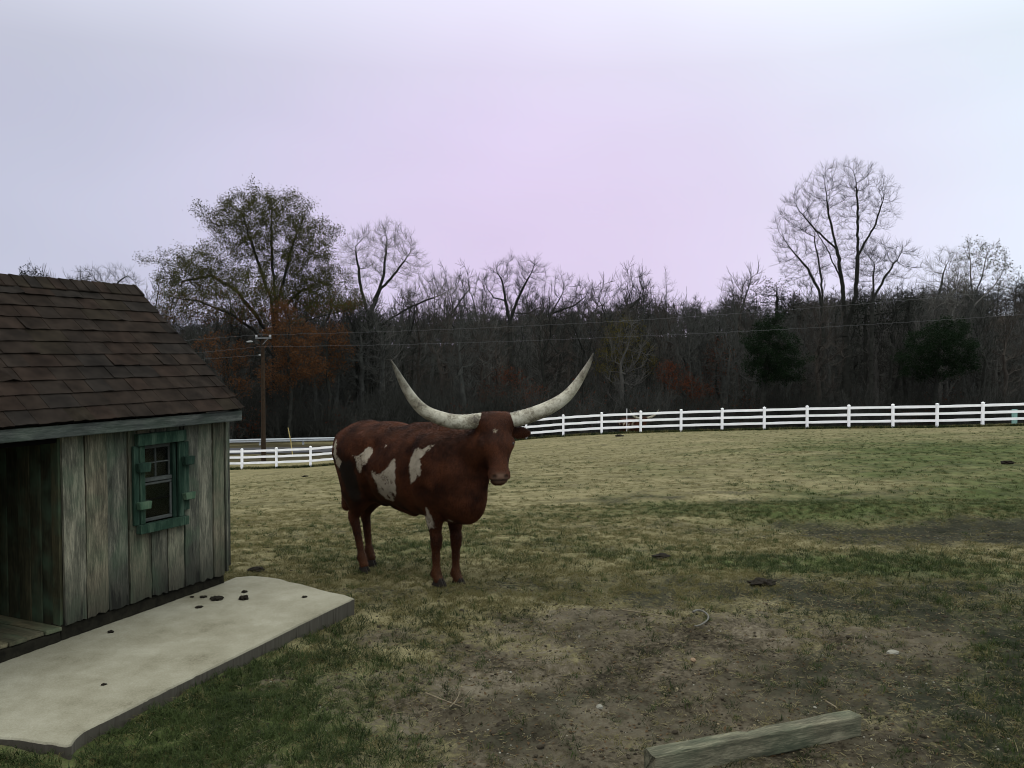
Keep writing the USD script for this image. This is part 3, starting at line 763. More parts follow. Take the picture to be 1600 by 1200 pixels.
# ------------------------------------------------------------------ timber on the ground, lower right
TIMB = wood('grey_timber', (.015, .016, .011), (.060, .060, .043), (.155, .148, .108), .25, 8.0, along='x', rot=.42)
pa, pb = on_ground(1014, 1214), on_ground(1336, 1147)
pa[2] = float(height(pa[0], pa[1])); pb[2] = float(height(pb[0], pb[1]))
axd = pb - pa; TL = np.linalg.norm(axd); axd /= TL
tsx = np.cross(axd, [0, 0, 1.0]); tsx /= np.linalg.norm(tsx); tup = np.cross(tsx, axd)
n = 22
tv, prof2 = [], np.array([(-.5, -.44), (-.44, -.5), (.44, -.5), (.5, -.44), (.5, .42), (.43, .5), (-.43, .5), (-.5, .43)])
for k in range(n):
    t = k / (n - 1)
    for j, (px_, pz_) in enumerate(prof2):
        wob = (meshkit.noise(np.array([t * 14, j * 1.7, 4.0]), 3) - .5) * .016
        end = (.0 if 0 < k < n - 1 else rng.normal(0, .006))
        hh = .14 - .014 * t - (.03 * smoothstep(.42, .45, t) * (1 - smoothstep(.45, .62, t)) if pz_ > .4 and px_ < 0 else 0)
        tv.append(pa + axd * (TL * t + end) + tsx * (px_ * .115 + wob) + tup * (pz_ * hh + .062 + wob))
tv = np.array(tv); f = []
for k in range(n - 1):
    for j in range(8):
        f.append([k * 8 + j, k * 8 + (j + 1) % 8, (k + 1) * 8 + (j + 1) % 8, (k + 1) * 8 + j])
f = np.array(f); tr = np.concatenate([f[:, [0, 1, 2]], f[:, [0, 2, 3]]] + [np.array([[b0, b0 + j + 1, b0 + j] if b0 == 0 else [b0, b0 + j, b0 + j + 1] for j in range(1, 7)]) for b0 in (0, (n - 1) * 8)])
tm = trimesh.Trimesh(tv, tr, process=False)
if tm.volume < 0:
    tm.invert()
tag(obj('timber_beam', tm, TIMB, smooth=30), 'short grey squared timber lying on the dirt at lower right', 'timber')

# ------------------------------------------------------------------ dung, sticks and stones that can be told apart
DUNG = plain('dark_dung', (.011, .009, .006), .9, 40, .6, .01)


def lump(cx, cy, z, r, hgt, seed, n=3, mat=DUNG, name='dung_pile', label=None, cat='dung', squash=1.0, group=None, rough=1.3):
    m = trimesh.creation.icosphere(3)
    v = m.vertices * np.array([r, r * squash, hgt])
    v = v * (1 + rough * (meshkit.fbm(m.vertices * 2.3 + seed, 3, seed) - .5))[:, None]
    v += np.array([cx, cy, z + hgt * .25])
    tag(obj(name, (v, m.faces), mat, smooth=True), label, cat, group)


def on_slab(px, py):
    return at_plane(px, py, slab_n, slab_p0)


for (px, py, r, h_, lab) in ((339, 936, .055, .016, 'larger dark clod of dung on the slab near the shed corner'), (381, 936, .038, .024, 'round dark clod of dung right of the larger one on the slab'), (318, 933, .028, .010, 'flat dark scrap left of the clods on the slab'),
                         (382, 925, .026, .010, 'small dark clod nearest the far edge of the slab'), (311, 949, .030, .010, 'flat dark dropping in front of the clods on the slab'),
                         (173, 988, .022, .012, 'small dark clod alone beside the shed sill'), (162, 1070, .018, .007, 'tiny dark scrap alone on the near part of the slab'), (476, 933, .022, .008, 'small dark crumb near the right corner of the slab'), (300, 933, .018, .007, 'tiny dark crumb nearest the shed wall on the slab')):
    q = on_slab(px, py)
    lump(q[0], q[1], q[2], r, h_, int(px), label=lab)
for (px, py, r, h_, lab) in ((1192, 913, .12, .035, 'dark dung heap in the middle of the worn ground'), (1573, 725, .15, .06, 'dark clod far off in the grass at the right edge'), (968, 682, .2, .08, 'dark clod below the distant animal near the fence'),
                         (477, 745, .16, .06, 'dark clod in the tan grass left of the bull'), (1033, 871, .10, .03, 'dark patch of dung in the grass right of the bull'), (400, 893, .08, .035, 'dark clod in the grass just past the slab')):
    q = on_ground(px, py)
    lump(q[0], q[1], q[2], r, h_, int(px) + 3, label=lab, squash=.8)
STICK = plain('pale_dry_stick', (.12, .10, .065), .8, 30, .4)
GREYSTICK = plain('grey_curved_branch', (.095, .092, .078), .8, 30, .35)


def stick(pxs, r, lab, mat=STICK, lift=.012):
    pts = np.array([on_ground(*p) for p in pxs]); pts[:, 2] = height(pts[:, 0], pts[:, 1]) + lift + .012
    from scipy.interpolate import CubicSpline
    t = np.linspace(0, 1, len(pts)); cs = CubicSpline(t, pts) if len(pts) > 2 else (lambda u: pts[0] + (pts[-1] - pts[0]) * np.asarray(u)[:, None])
    q = cs(np.linspace(0, 1, 14))
    tag(obj('stick', tube(q, np.linspace(r, r * .6, 14), 6), mat, smooth=True), lab, 'stick')


stick([(1083, 961), (1096, 959), (1106, 966), (1105, 974), (1095, 981), (1085, 983)], .010, 'grey branch bent into a hook on the bare dirt', GREYSTICK)
stick([(972, 957), (1005, 962), (1050, 970)], .007, 'thin straight stick left of the hooked branch')
stick([(665, 1090), (690, 1100), (722, 1112)], .006, 'long dry stalk in the green grass right of the slab')
stick([(703, 1112), (713, 1100), (718, 1088)], .005, 'short dry stalk crossing the long one in the grass')
stick([(1290, 1102), (1302, 1108), (1308, 1114)], .006, 'short twig just behind the timber')
STONE = plain('pale_stone', (.17, .165, .135), .8, 20, .3)
q = on_ground(1395, 1022); lump(q[0], q[1], q[2], .045, .022, 5, mat=STONE, rough=.5, name='stone', label='flat pale stone on the dark ground at right', cat='stone', squash=.7)
q = on_ground(937, 1107); lump(q[0], q[1], q[2], .022, .018, 9, mat=STONE, rough=.5, name='stone', label='small pale stone on the brown dirt left of the timber', cat='stone')
q = on_ground(1083, 1033); lump(q[0], q[1], q[2], .022, .014, 13, mat=plain('orange_stone', (.17, .12, .075), .8, 20, .3), rough=.5, name='stone', label='small orange-tan stone in the middle of the bare dirt', cat='stone')
q = on_ground(1312, 1090)

# ------------------------------------------------------------------ the bull
BS = 1.075
BH = np.array([.74129841, -.67117559]); BR = np.array([-.67117559, -.74129841])     # forward; towards its right (the flank in view)
BC = np.array([-.98, 8.5]) * BS
BZ = EYE - 2.082 * BS


def cap(a, b, ra, rb, sq=1.0):
    a, b = np.array(a, float), np.array(b, float)

    def f(p):
        q = p - a; d = b - a
        q = q * [1, 1 / sq, 1]; d = d * [1, 1 / sq, 1]
        t = np.clip(q @ d / (d @ d + 1e-12), 0, 1)
        return (np.linalg.norm(q - t[:, None] * d, axis=1) - (ra + (rb - ra) * t)) * min(1.0, sq ** .5)
    r = max(ra, rb) * max(1, sq)
    return f, np.minimum(a, b) - r, np.maximum(a, b) + r


def ell(c, axes, radii):
    c, ax, rad = np.array(c, float), np.array(axes, float), np.array(radii, float)

    def f(p):
        q = (p - c) @ ax.T / rad
        k = np.linalg.norm(q, axis=1)
        return (k - 1) * k / (np.linalg.norm(q / rad, axis=1) + 1e-9)
    return f, c - rad.max(), c + rad.max()


HO = np.array([1.075, -.055, 1.545])
HF, HA = np.array([.802, .597, 0]), np.array([.597, -.802, 0])


def hd(F, A_, z):
    return HO + HF * F + HA * A_ + np.array([0, 0, z])


def organic(prims, lo, hi, h):
    """Surface nets over the smooth union of the pieces."""
    ax = [np.arange(l, u + h, h) for l, u in zip(lo, hi)]
    shp = tuple(len(a) for a in ax)
    V = np.full(shp, .5)
    for (f, l, u), k in prims:
        sl = [slice(max(0, int((l[i] - .16 - lo[i]) / h)), min(shp[i], int((u[i] + .16 - lo[i]) / h) + 2)) for i in range(3)]
        if any(s.start >= s.stop for s in sl):
            continue
        g = np.stack(np.meshgrid(*[a[s] for a, s in zip(ax, sl)], indexing='ij'), -1)
        d = f(g.reshape(-1, 3)).reshape(g.shape[:3])
        old = V[tuple(sl)]
        hh = np.clip(.5 + .5 * (old - d) / k, 0, 1)
        V[tuple(sl)] = old * (1 - hh) + d * hh - k * hh * (1 - hh)
    inside = V < 0
    corners = [(i, j, k) for i in (0, 1) for j in (0, 1) for k in (0, 1)]
    n = tuple(s - 1 for s in shp)
    cut = lambda A_, c: A_[c[0]:c[0] + n[0], c[1]:c[1] + n[1], c[2]:c[2] + n[2]]
    cnt = sum(cut(inside, c).astype(int) for c in corners)
    act = (cnt > 0) & (cnt < 8)
    idx = -np.ones(n, int); idx[act] = np.arange(act.sum())
    acc, num = np.zeros((act.sum(), 3)), np.zeros(act.sum())
    for c in corners:
        for a in range(3):
            if c[a] == 0:
                e = list(c); e[a] = 1
                va, vb = cut(V, c)[act], cut(V, e)[act]
                x = (va < 0) != (vb < 0)
                t = np.where(x, va / np.where(va == vb, 1, va - vb), 0)
                p = np.tile(np.array(c, float), (len(va), 1)); p[:, a] = t
                acc[x] += p[x]; num[x] += 1
    ijk = np.argwhere(act)
    v = (ijk + acc / num[:, None]) * h + np.array(lo)
    faces = []
    for a in range(3):
        b, c = (a + 1) % 3, (a + 2) % 3
        s0 = [slice(None)] * 3; s1 = [slice(None)] * 3
        s0[a], s1[a] = slice(0, -1), slice(1, None)
        ch = inside[tuple(s0)] != inside[tuple(s1)]
        pos = np.argwhere(ch)
        pos = pos[(pos[:, b] > 0) & (pos[:, c] > 0) & (pos[:, b] < n[b]) & (pos[:, c] < n[c])]
        def at(db, dc):
            q = pos.copy(); q[:, b] -= db; q[:, c] -= dc
            return idx[q[:, 0], q[:, 1], q[:, 2]]
        quad = np.stack([at(1, 1), at(0, 1), at(0, 0), at(1, 0)], -1)
        flip = ~inside[tuple(s0)][pos[:, 0], pos[:, 1], pos[:, 2]]
        quad[flip] = quad[flip][:, ::-1]
        faces.append(quad)
    fq = np.concatenate(faces)
    fq = fq[(fq >= 0).all(1)]
    return v, np.concatenate([fq[:, [0, 1, 2]], fq[:, [0, 2, 3]]])


K = .09
prims = [(cap((-.67, 0, 1.09), (-.28, 0, 1.03), .30, .37, .90), K), (cap((-.30, 0, 1.005), (.22, 0, .99), .385, .40, .84), K), (cap((.22, 0, .99), (.52, 0, 1.0), .40, .385, .78), K),
         (cap((.68, -.0, .98), (.70, -.0, .80), .24, .24, .92), K), (cap((.73, 0, .735), (.60, 0, .68), .185, .14, .72), .08),
         (cap((.50, 0, 1.11), (.98, -.03, 1.265), .29, .155, .82), K), (cap((.98, -.03, 1.12), (.82, 0, .76), .085, .12, .5), .10), (cap((.10, 0, 1.34), (.50, 0, 1.35), .05, .075, .8), .10),
         (cap((-.86, .12, 1.20), (-.86, .12, 1.10), .09, .09), .08), (cap((-.86, -.12, 1.20), (-.86, -.12, 1.10), .09, .09), .08), (cap((-.40, .225, 1.25), (-.36, .225, 1.22), .06, .06), .09), (cap((-.40, -.225, 1.25), (-.36, -.225, 1.22), .06, .06), .09),
         (cap((-.86, .0, 1.29), (-.62, 0, 1.345), .045, .06), .08), (cap((-.18, .0, .615), (.06, 0, .575), .05, .045), .07), (cap((-.45, .0, .72), (-.36, 0, .68), .10, .09), .08)]
for s, th, st_, hk, ft in ((1, (-.62, .74), (-.60, .68), (-.665, .455), (-.535, .07)), (-1, (-.66, .74), (-.70, .68), (-.835, .43), (-.768, .055))):
    r = .165 if s > 0 else -.115
    prims += [(cap((-.63, .145 * s, 1.08), (th[0], .15 * s, th[1]), .275, .19, .74), .10), (cap((st_[0] + .03, r * .95, st_[1]), (hk[0], r, hk[1]), .140, .048, .8), .05),
              (cap((hk[0] - .035, r, hk[1] + .035), (hk[0], r, hk[1] - .05), .030, .036), .03), (cap((hk[0] + .008, r, hk[1]), (ft[0] - .012, r, ft[1] + .04), .048, .032, .88), .025),
              (cap((ft[0] - .01, r, ft[1] + .015), (ft[0], r, ft[1] - .005), .041, .040), .02), (cap((ft[0], r, ft[1]), (ft[0] + .03, r, ft[1] - .07), .036, .042), .02), (cap((ft[0] - .055, r, ft[1] - .015), (ft[0] - .05, r, ft[1] - .03), .018, .02), .02)]
for s, kf, ff, zf0 in ((1, (.470, .105, .36), (.474, .10), .055), (-1, (.500, -.12, .34), (.505, -.12), .025)):
    r = .105 if s > 0 else -.12
    prims += [(cap((.44, .19 * s, 1.16), (.50, .18 * s, .84), .17, .15, .62), .10), (cap((.47, .135 * s, .76), (kf[0], r, kf[2] + .05), .130, .051, .8), .055), (cap((kf[0] + .012, r, kf[2] + .03), (kf[0] + .010, r, kf[2] - .03), .052, .047), .025),
              (cap((kf[0], r, kf[2] - .02), (ff[0], ff[1], zf0 + .05), .041, .033, .92), .025), (cap((ff[0] - .005, ff[1], zf0 + .03), (ff[0], ff[1], zf0), .041, .041), .02), (cap((ff[0], ff[1], zf0), (ff[0] + .03, ff[1], zf0 - .05), .036, .044), .02), (cap((ff[0] - .05, r, zf0), (ff[0] - .045, r, zf0 - .015), .018, .02), .02)]
# head
prims += [(cap(hd(-.03, -.09, -.065), hd(-.03, .09, -.065), .088, .088), .05), (cap(hd(-.02, 0, -.15), hd(.045, 0, -.27), .142, .128), .06), (cap(hd(.05, 0, -.28), hd(.165, 0, -.47), .118, .078), .06), (cap(hd(-.06, 0, -.27), hd(.08, 0, -.50), .118, .062), .06),
          (cap(hd(.175, -.03, -.515), hd(.175, .03, -.515), .066, .066), .04), (cap(hd(.135, -.02, -.565), hd(.135, .02, -.565), .042, .042), .03), (cap(hd(.215, -.05, -.505), hd(.205, -.052, -.525), .030, .030), .02), (cap(hd(.215, .05, -.505), hd(.205, .052, -.525), .030, .030), .02),
          (cap(hd(.055, -.125, -.235), hd(.075, -.118, -.262), .040, .036), .03), (cap(hd(.055, .125, -.235), hd(.075, .118, -.262), .040, .036), .03), (cap(hd(-.11, 0, -.17), (.93, -.03, 1.24), .14, .16), .08)]
for s, ez, ef, tz in ((1, -.155, -.055, -.175), (-1, -.165, -.12, -.23)):
    d = (hd(ef - (.03 if s > 0 else .10), .31 * s, tz) - hd(ef, .13 * s, ez)); ln = np.linalg.norm(d); d /= ln
    up = np.array([0, 0, 1.0]) - d * d[2]; up /= np.linalg.norm(up)
    nrm_ = np.cross(d, up)
    prims.append((ell(hd(ef, .13 * s, ez) + d * ln * .55, [d, up, nrm_], [ln * .62, .056, .024]), .02))
# tail
prims += [(cap((-.91, 0, 1.28), (-.985, .02, 1.14), .042, .030), .04), (cap((-.985, .02, 1.14), (-.965, .04, .78), .030, .022), .02), (cap((-.965, .04, .78), (-.93, .05, .52), .032, .05), .02)]
nostril = [hd(.243, sgn * .052, -.518) for sgn in (-1, 1)]


def carve(prims):
    return prims


bv, bf = organic(prims, (-1.12, -.52, -.22), (1.5, .52, 1.72), .0155)
from trimesh.smoothing import filter_taubin
bm = trimesh.Trimesh(bv, bf, process=False)
cc = trimesh.graph.connected_component_labels(bm.face_adjacency, node_count=len(bm.faces))
big = np.bincount(cc).argmax(); bm.update_faces(cc == big); bm.remove_unreferenced_vertices()
filter_taubin(bm, .5, .52, 6)
bv, bf = np.array(bm.vertices), np.array(bm.faces)
if bm.volume < 0:
    bf = bf[:, ::-1]
# shape details pressed into the smooth skin: nostrils, mouth, eye sockets, shoulder and hip hollows
nb = trimesh.Trimesh(bv, bf, process=False).vertex_normals
for c in nostril:
    d = np.linalg.norm((bv - c) / [1, 1, .8], axis=1); bv = bv - nb * (.022 * np.exp(-(d / .016) ** 2))[:, None]
hz_ = bv - HO; hF, hA_, hZ = hz_ @ HF, hz_ @ HA, hz_[:, 2]
bv = bv - nb * (.008 * np.exp(-((hZ + .553) / .008) ** 2) * (hF > .10) * (hZ < -.5))[:, None]
hollow = lambda c, s, a: a * np.exp(-(((bv - c) / s) ** 2).sum(1))
bv = bv - nb * (hollow((-.20, .30, 1.17), (.11, .25, .11), .040) + hollow((.33, .30, 1.05), (.045, .25, .30), .026) + hollow((-.30, .28, .82), (.06, .25, .16), .034) + hollow((.68, .25, 1.12), (.05, .2, .22), .022) - hollow((.50, .30, 1.18), (.05, .25, .16), .016) - hollow((-.58, .3, .95), (.08, .3, .2), .012) + hollow((.50, .25, .86), (.05, .2, .05), .014))[:, None]
rip = np.sin((bv[:, 0] + .06 * bv[:, 2]) * 48) * np.exp(-((bv[:, 0] - .08) / .17) ** 2) * np.exp(-((bv[:, 2] - 1.0) / .2) ** 2) * (np.abs(bv[:, 1]) > .22)
bv = bv + nb * (rip * .0022)[:, None]
PATCH = [[(-.80, 1.235), (-.715, 1.185), (-.70, 1.09), (-.60, 1.02), (-.64, .99), (-.675, .95), (-.72, 1.0), (-.757, 1.06), (-.785, 1.15)],
         [(-.435, 1.11), (-.40, 1.08), (-.32, 1.15), (-.244, 1.21), (-.20, 1.168), (-.235, 1.05), (-.30, 1.02), (-.343, .945), (-.39, 1.02)],
         [(-.15, 1.0), (-.112, .965), (-.10, .935), (-.03, .955), (.02, 1.0), (.084, 1.052), (.12, 1.09), (.18, 1.125), (.192, 1.026), (.18, .859), (.15, .79), (.09, .745), (.05, .71), (.0, .685), (-.10, .705), (-.122, .76), (-.113, .83), (-.145, .93)],
         [(.40, 1.205), (.45, 1.235), (.50, 1.225), (.60, 1.275), (.535, 1.18), (.505, 1.08), (.516, .99), (.45, .965), (.38, .905), (.365, .97), (.335, .99), (.36, 1.10)],
         [(.42, .62), (.445, .60), (.47, .66), (.50, .70), (.515, .62), (.52, .50), (.48, .51), (.46, .485), (.425, .52)]]
GREY = [[(-.70, 1.02), (-.62, 1.05), (-.50, 1.06), (-.44, 1.03), (-.42, .86), (-.45, .66), (-.55, .64), (-.60, .74), (-.66, .88)]]
lowmask = bv[:, 1] > -.02


def poly_dist(polys, pts, rough, seed):
    pp = pts[:, [0, 2]] + (np.stack([meshkit.fbm(pts * 22, 3, seed), meshkit.fbm(pts * 22 + 9, 3, seed + 1)], -1) - .5) * rough
    best = np.full(len(pts), -.2)
    for q in polys:
        g = Polygon(q)
        pt = shapely.points(pp)
        d = shapely.distance(g.exterior, pt); d = np.where(shapely.contains_xy(g, pp[:, 0], pp[:, 1]), d, -d)
        best = np.maximum(best, d)
    return best


white = np.where((bv[:, 1] > .03), poly_dist(PATCH, bv, .06, 3), -.2)
white = np.maximum(white, .012 - np.linalg.norm(bv - hd(.12, -.02, -.135), axis=1) * .7)
white = np.maximum(white, .012 - np.linalg.norm((bv - [-.03, .30, 1.215]) * [1, .2, 1], axis=1))
white = np.maximum(white, .018 - np.linalg.norm((bv - [.66, .10, .575]) * [.5, .8, 1.6], axis=1))
for sf, sz_, sr in ((-.02, .735, .022), (.09, .775, .026), (-.06, .81, .014), (.12, .90, .012), (.02, .87, .010)):
    white = np.minimum(white, np.linalg.norm(bv[:, [0, 2]] - [sf, sz_], axis=1) - sr)
grey = np.where(bv[:, 1] > .03, poly_dist(GREY, bv, .06, 13), -.2)
muzz = np.clip(1 - np.linalg.norm((bv - hd(.21, 0, -.53)) / [1, 1, .75], axis=1) / .10, 0, 1)
faceb = np.clip((hF + .05) * 6, 0, 1) * (bv[:, 0] > .9) * (hZ > -.7)
HIDE = M('chestnut_hide', {
    'tc': ('geometry', {}), 'aw': ('attribute', {'attribute': 'white'}), 'ag': ('attribute', {'attribute': 'greyhide'}), 'am': ('attribute', {'attribute': 'muzzle'}), 'al': ('attribute', {'attribute': 'shank'}),
    'm': ('mapping', {'scale': (70, 70, 16)}), 'n1': ('noise_texture', {'scale': 1.0, 'detail': 4.0, 'roughness': .6}), 'n2': ('noise_texture', {'scale': 5.0, 'detail': 5.0, 'roughness': .6}), 'n3': ('noise_texture', {'scale': 55.0, 'detail': 5.0, 'roughness': .7}),
    'mx': ('mix_float', {'fac': .5}), 'r': ('rgb_ramp', {'ramp': [(.36, (.010, .0034, .0016)), (.5, (.026, .0084, .0036)), (.64, (.050, .0168, .0072))]}),
    'sh': ('mix', {'color2': (.050, .021, .009)}),
    'gd': ('map_range', {'from_min': -.02, 'from_max': .03, 'to_min': 0, 'to_max': .88, 'clamp': True}), 'gm': ('mix', {'color2': (.0085, .0070, .0055)}),
    'mm': ('mix', {'color2': (.13, .080, .056)}), 'ad': ('attribute', {'attribute': 'darkskin'}), 'dk': ('mix', {'color2': (.006, .004, .003)}),
    'ed': ('map_range', {'from_min': .3, 'from_max': .7, 'to_min': -.013, 'to_max': .013}), 'sum': ('math', {'math_type': 'add'}), 'wf': ('map_range', {'from_min': -.002, 'from_max': .003, 'clamp': True}),
    'wr': ('rgb_ramp', {'ramp': [(.40, (.05, .030, .018)), (.45, (.19, .16, .115)), (.58, (.31, .275, .215))]}),
    'wm': ('mix', {}), 'b': ('bump', {'strength': .35, 'distance': .004}),
    'p': ('principled_bsdf', {'roughness': .55, 'specular_ior_level': .07})},
    [('tc.position', 'm.vector'), ('m.vector', 'n1.vector'), ('tc.position', 'n2.vector'), ('tc.position', 'n3.vector'), ('n1.fac', 'mx.a'), ('n2.fac', 'mx.b'), ('mx.result', 'r.fac'),
     ('al.fac', 'sh.fac'), ('r.color', 'sh.color1'), ('ag.fac', 'gd.value'), ('gd.result', 'gm.fac'), ('sh.color', 'gm.color1'), ('am.fac', 'mm.fac'), ('gm.color', 'mm.color1'),
     ('n3.fac', 'ed.value'), ('ed.result', 'sum.value1'), ('aw.fac', 'sum.value2'), ('sum.value', 'wf.value'), ('n2.fac', 'wr.fac'), ('wf.result', 'wm.fac'), ('mm.color', 'wm.color1'), ('wr.color', 'wm.color2'), ('wm.color', 'dk.color1'), ('ad.fac', 'dk.fac'), ('dk.color', 'p.base_color'),
     ('n1.fac', 'b.height'), ('b.normal', 'p.normal')])


def to_world(v):
    v = np.asarray(v, float) * BS
    return np.column_stack([v[:, :1] * BH[0] + v[:, 1:2] * BR[0], v[:, :1] * BH[1] + v[:, 1:2] * BR[1], v[:, 2:3]])


bull = thing('longhorn_bull', 'red-brown longhorn bull with white flank patches standing beside the slab, facing the camera', 'bull', (BC[0], BC[1], BZ))
body = obj('body', (to_world(bv), bf), HIDE, bull, smooth=True)
tw = to_world(bv)
o_ = np.cross(tw[bf[:, 1]] - tw[bf[:, 0]], tw[bf[:, 2]] - tw[bf[:, 0]])
if (o_ * tw[bf].mean(1)).sum() < (0):                          # outward winding after the change of hand
    pass
lids = np.minimum(*[np.linalg.norm((bv - hd(.084, s_ * .130, -.250)) / [1, 1, .7], axis=1) for s_ in (-1, 1)])
nos = np.minimum(*[np.linalg.norm(bv - c, axis=1) for c in nostril])
skin = np.maximum(np.clip(1.25 - lids / .036, 0, 1), np.clip(1.4 - nos / .022, 0, 1))
skin = np.maximum(skin, np.exp(-((hZ + .553) / .010) ** 2) * (hF > .08) * (hZ < -.5) * (bv[:, 0] > .9))
floats(body, 'darkskin', skin * .9)
floats(body, 'white', white); floats(body, 'greyhide', grey); floats(body, 'muzzle', np.clip(muzz * 1.8, 0, .9)); floats(body, 'shank', np.clip((.30 - bv[:, 2]) / .25, 0, 1) * .8)
HORN = M('horn', {'tc': ('geometry', {}), 'at': ('attribute', {'attribute': 'along'}), 'n1': ('noise_texture', {'scale': 26.0, 'detail': 6.0, 'roughness': .7, 'distortion': .8}), 'n2': ('noise_texture', {'scale': 7.0, 'detail': 4.0}), 'mx': ('mix_float', {'fac': .5}),
                  'r': ('rgb_ramp', {'ramp': [(.36, (.035, .026, .016)), (.44, (.13, .115, .08)), (.52, (.25, .235, .18)), (.64, (.36, .345, .28))]}),
                  'tip': ('rgb_ramp', {'ramp': [(0, (.95, .85, .65)), (.05, (1, 1, 1)), (.6, (.95, .95, .93)), (.78, (.55, .54, .53)), (1, (.22, .21, .20))]}), 'm': ('mix', {'mix_type': 'multiply', 'fac': 1.0}),
                  'b': ('bump', {'strength': .6, 'distance': .006}), 'p': ('principled_bsdf', {'roughness': .55, 'specular_ior_level': .35})},
         [('tc.position', 'n1.vector'), ('tc.position', 'n2.vector'), ('n1.fac', 'mx.a'), ('n2.fac', 'mx.b'), ('mx.result', 'r.fac'), ('at.fac', 'tip.fac'), ('r.color', 'm.color1'), ('tip.color', 'm.color2'), ('m.color', 'p.base_color'), ('n1.fac', 'b.height'), ('b.normal', 'p.normal')])
from scipy.interpolate import CubicSpline
for pts, rad in (([(-.09, -.045), (-.16, -.052), (-.31, -.062), (-.47, -.03), (-.63, .045), (-.75, .18), (-.835, .33), (-.915, .485)], [.055, .066, .066, .062, .053, .043, .028, .005]),
                 ([(.09, -.045), (.15, -.05), (.315, -.012), (.51, .065), (.675, .18), (.79, .335), (.85, .44), (.895, .545)], [.055, .066, .068, .062, .050, .034, .022, .005])):
    k = np.arange(len(pts)); cs = CubicSpline(k, [hd(-.03 + .04 * (j / 7) ** 2, a, z) for j, (a, z) in enumerate(pts)]); cr_ = CubicSpline(k, rad)
    t = np.linspace(0, len(pts) - 1, 90)
    rr = np.maximum(cr_(t), .004)
    rr = rr * (1 + .035 * np.sin(t * 26) * np.exp(-((t - 1.5) / .6) ** 2) + .02 * (meshkit.noise(np.column_stack([t * 5, 0 * t, 0 * t]), 4) - .5))
    m = tube(to_world(cs(t)), rr * BS, 20)
    v = np.array(m.vertices); along = np.concatenate([np.repeat(t / t[-1], 20), [0, 1]])
    v = v + .004 * (meshkit.fbm(v * 16, 3, 5) - .5)[:, None] * (v - v.mean(0)) * 2
    ho = obj('horn', (v, m.faces), HORN, bull, smooth=True)
    floats(ho, 'along', along)
EYEM = M('dark_eye', {'p': ('principled_bsdf', {'base_color': (.008, .005, .004), 'roughness': .12, 'specular_ior_level': .5})})
for s in (-1, 1):
    e = trimesh.creation.icosphere(2, .022 * BS); e.apply_translation(to_world(hd(.084, s * .130, -.250)[None])[0])
    obj('eye', e, EYEM, bull, smooth=True)
# short coat: fine hairs lying back and down along the body
R = np.random.default_rng(12)
wm_ = trimesh.Trimesh(tw, bf, process=False)
fa = wm_.area_faces; nh = 110000
fi = R.choice(len(bf), nh, p=fa / fa.sum())
bc = R.dirichlet((1, 1, 1), nh)
hp_ = (tw[bf[fi]] * bc[:, :, None]).sum(1)
hn = np.cross(tw[bf[fi, 1]] - tw[bf[fi, 0]], tw[bf[fi, 2]] - tw[bf[fi, 0]]); hn /= np.linalg.norm(hn, axis=1, keepdims=True)
if (hn * hp_ * [1, 1, 0]).sum() < 0:
    hn = -hn
val = lambda a: (a[bf[fi]] * bc).sum(1)
lie = np.array([*(-BH * .8), -.75]) + R.normal(0, .22, (nh, 3)) + .5 * (np.stack([meshkit.noise(hp_ * 6, k) for k in (1, 2, 3)], -1) - .5)
lie -= hn * (lie * hn).sum(1, keepdims=True); lie /= np.linalg.norm(lie, axis=1, keepdims=True)
hl = R.uniform(.012, .024, (nh, 1)) * np.where(val(np.clip((hF > .0) * (bv[:, 0] > .95), 0, 1).astype(float)) > .5, .6, 1.0)[:, None]
h1 = hp_ + lie * hl * .5 + hn * hl * .16; h2 = hp_ + lie * hl + hn * hl * .20
wv, gv, sv_ = val(white) + R.normal(0, .004, nh), val(grey), val(skin)
ok = (sv_ < .3) & (val(muzz) < .25)
HAIRR = M('chestnut_hair', {'hi': ('hair_info', {}), 'g': ('geometry', {}), 'n': ('noise_texture', {'scale': 5.0, 'detail': 4.0}), 'r': ('rgb_ramp', {'ramp': [(.36, (.011, .0037, .0016)), (.64, (.064, .0215, .0090))]}), 'p': ('principled_bsdf', {'roughness': .5, 'specular_ior_level': .08})}, [('g.position', 'n.vector'), ('n.fac', 'r.fac'), ('r.color', 'p.base_color')])
HAIRW = M('white_hair', {'p': ('principled_bsdf', {'base_color': (.30, .265, .205), 'roughness': .6, 'specular_ior_level': .08})})
HAIRG = M('dark_hair', {'p': ('principled_bsdf', {'base_color': (.010, .008, .006), 'roughness': .5, 'specular_ior_level': .08})})
for sel, m in ((ok & (wv < 0) & (gv < .005), HAIRR), (ok & (wv >= 0), HAIRW), (ok & (wv < 0) & (gv >= .005), HAIRG)):
    pts = np.stack([hp_[sel] - hn[sel] * .002, h1[sel], h2[sel]], 1)
    cv = UsdGeom.BasisCurves.Define(stage, path_for('coat', bull))
    cv.CreateTypeAttr('linear'); cv.CreateWrapAttr('nonperiodic')
    cv.CreateCurveVertexCountsAttr(Vt.IntArray.FromNumpy(np.full(len(pts), 3, np.int32)))
    cv.CreatePointsAttr(Vt.Vec3fArray.FromNumpy(pts.reshape(-1, 3).astype(np.float32)))
    cv.CreateWidthsAttr(Vt.FloatArray.FromNumpy(np.tile(np.array([.0026, .0020, .0008], np.float32), len(pts)))); cv.SetWidthsInterpolation('vertex')
    UsdShade.MaterialBindingAPI.Apply(cv.GetPrim()).Bind(m)
    tag(cv, kind='stuff')
HOOF = plain('dark_hoof', (.012, .0095, .0075), .6, 20, .4)
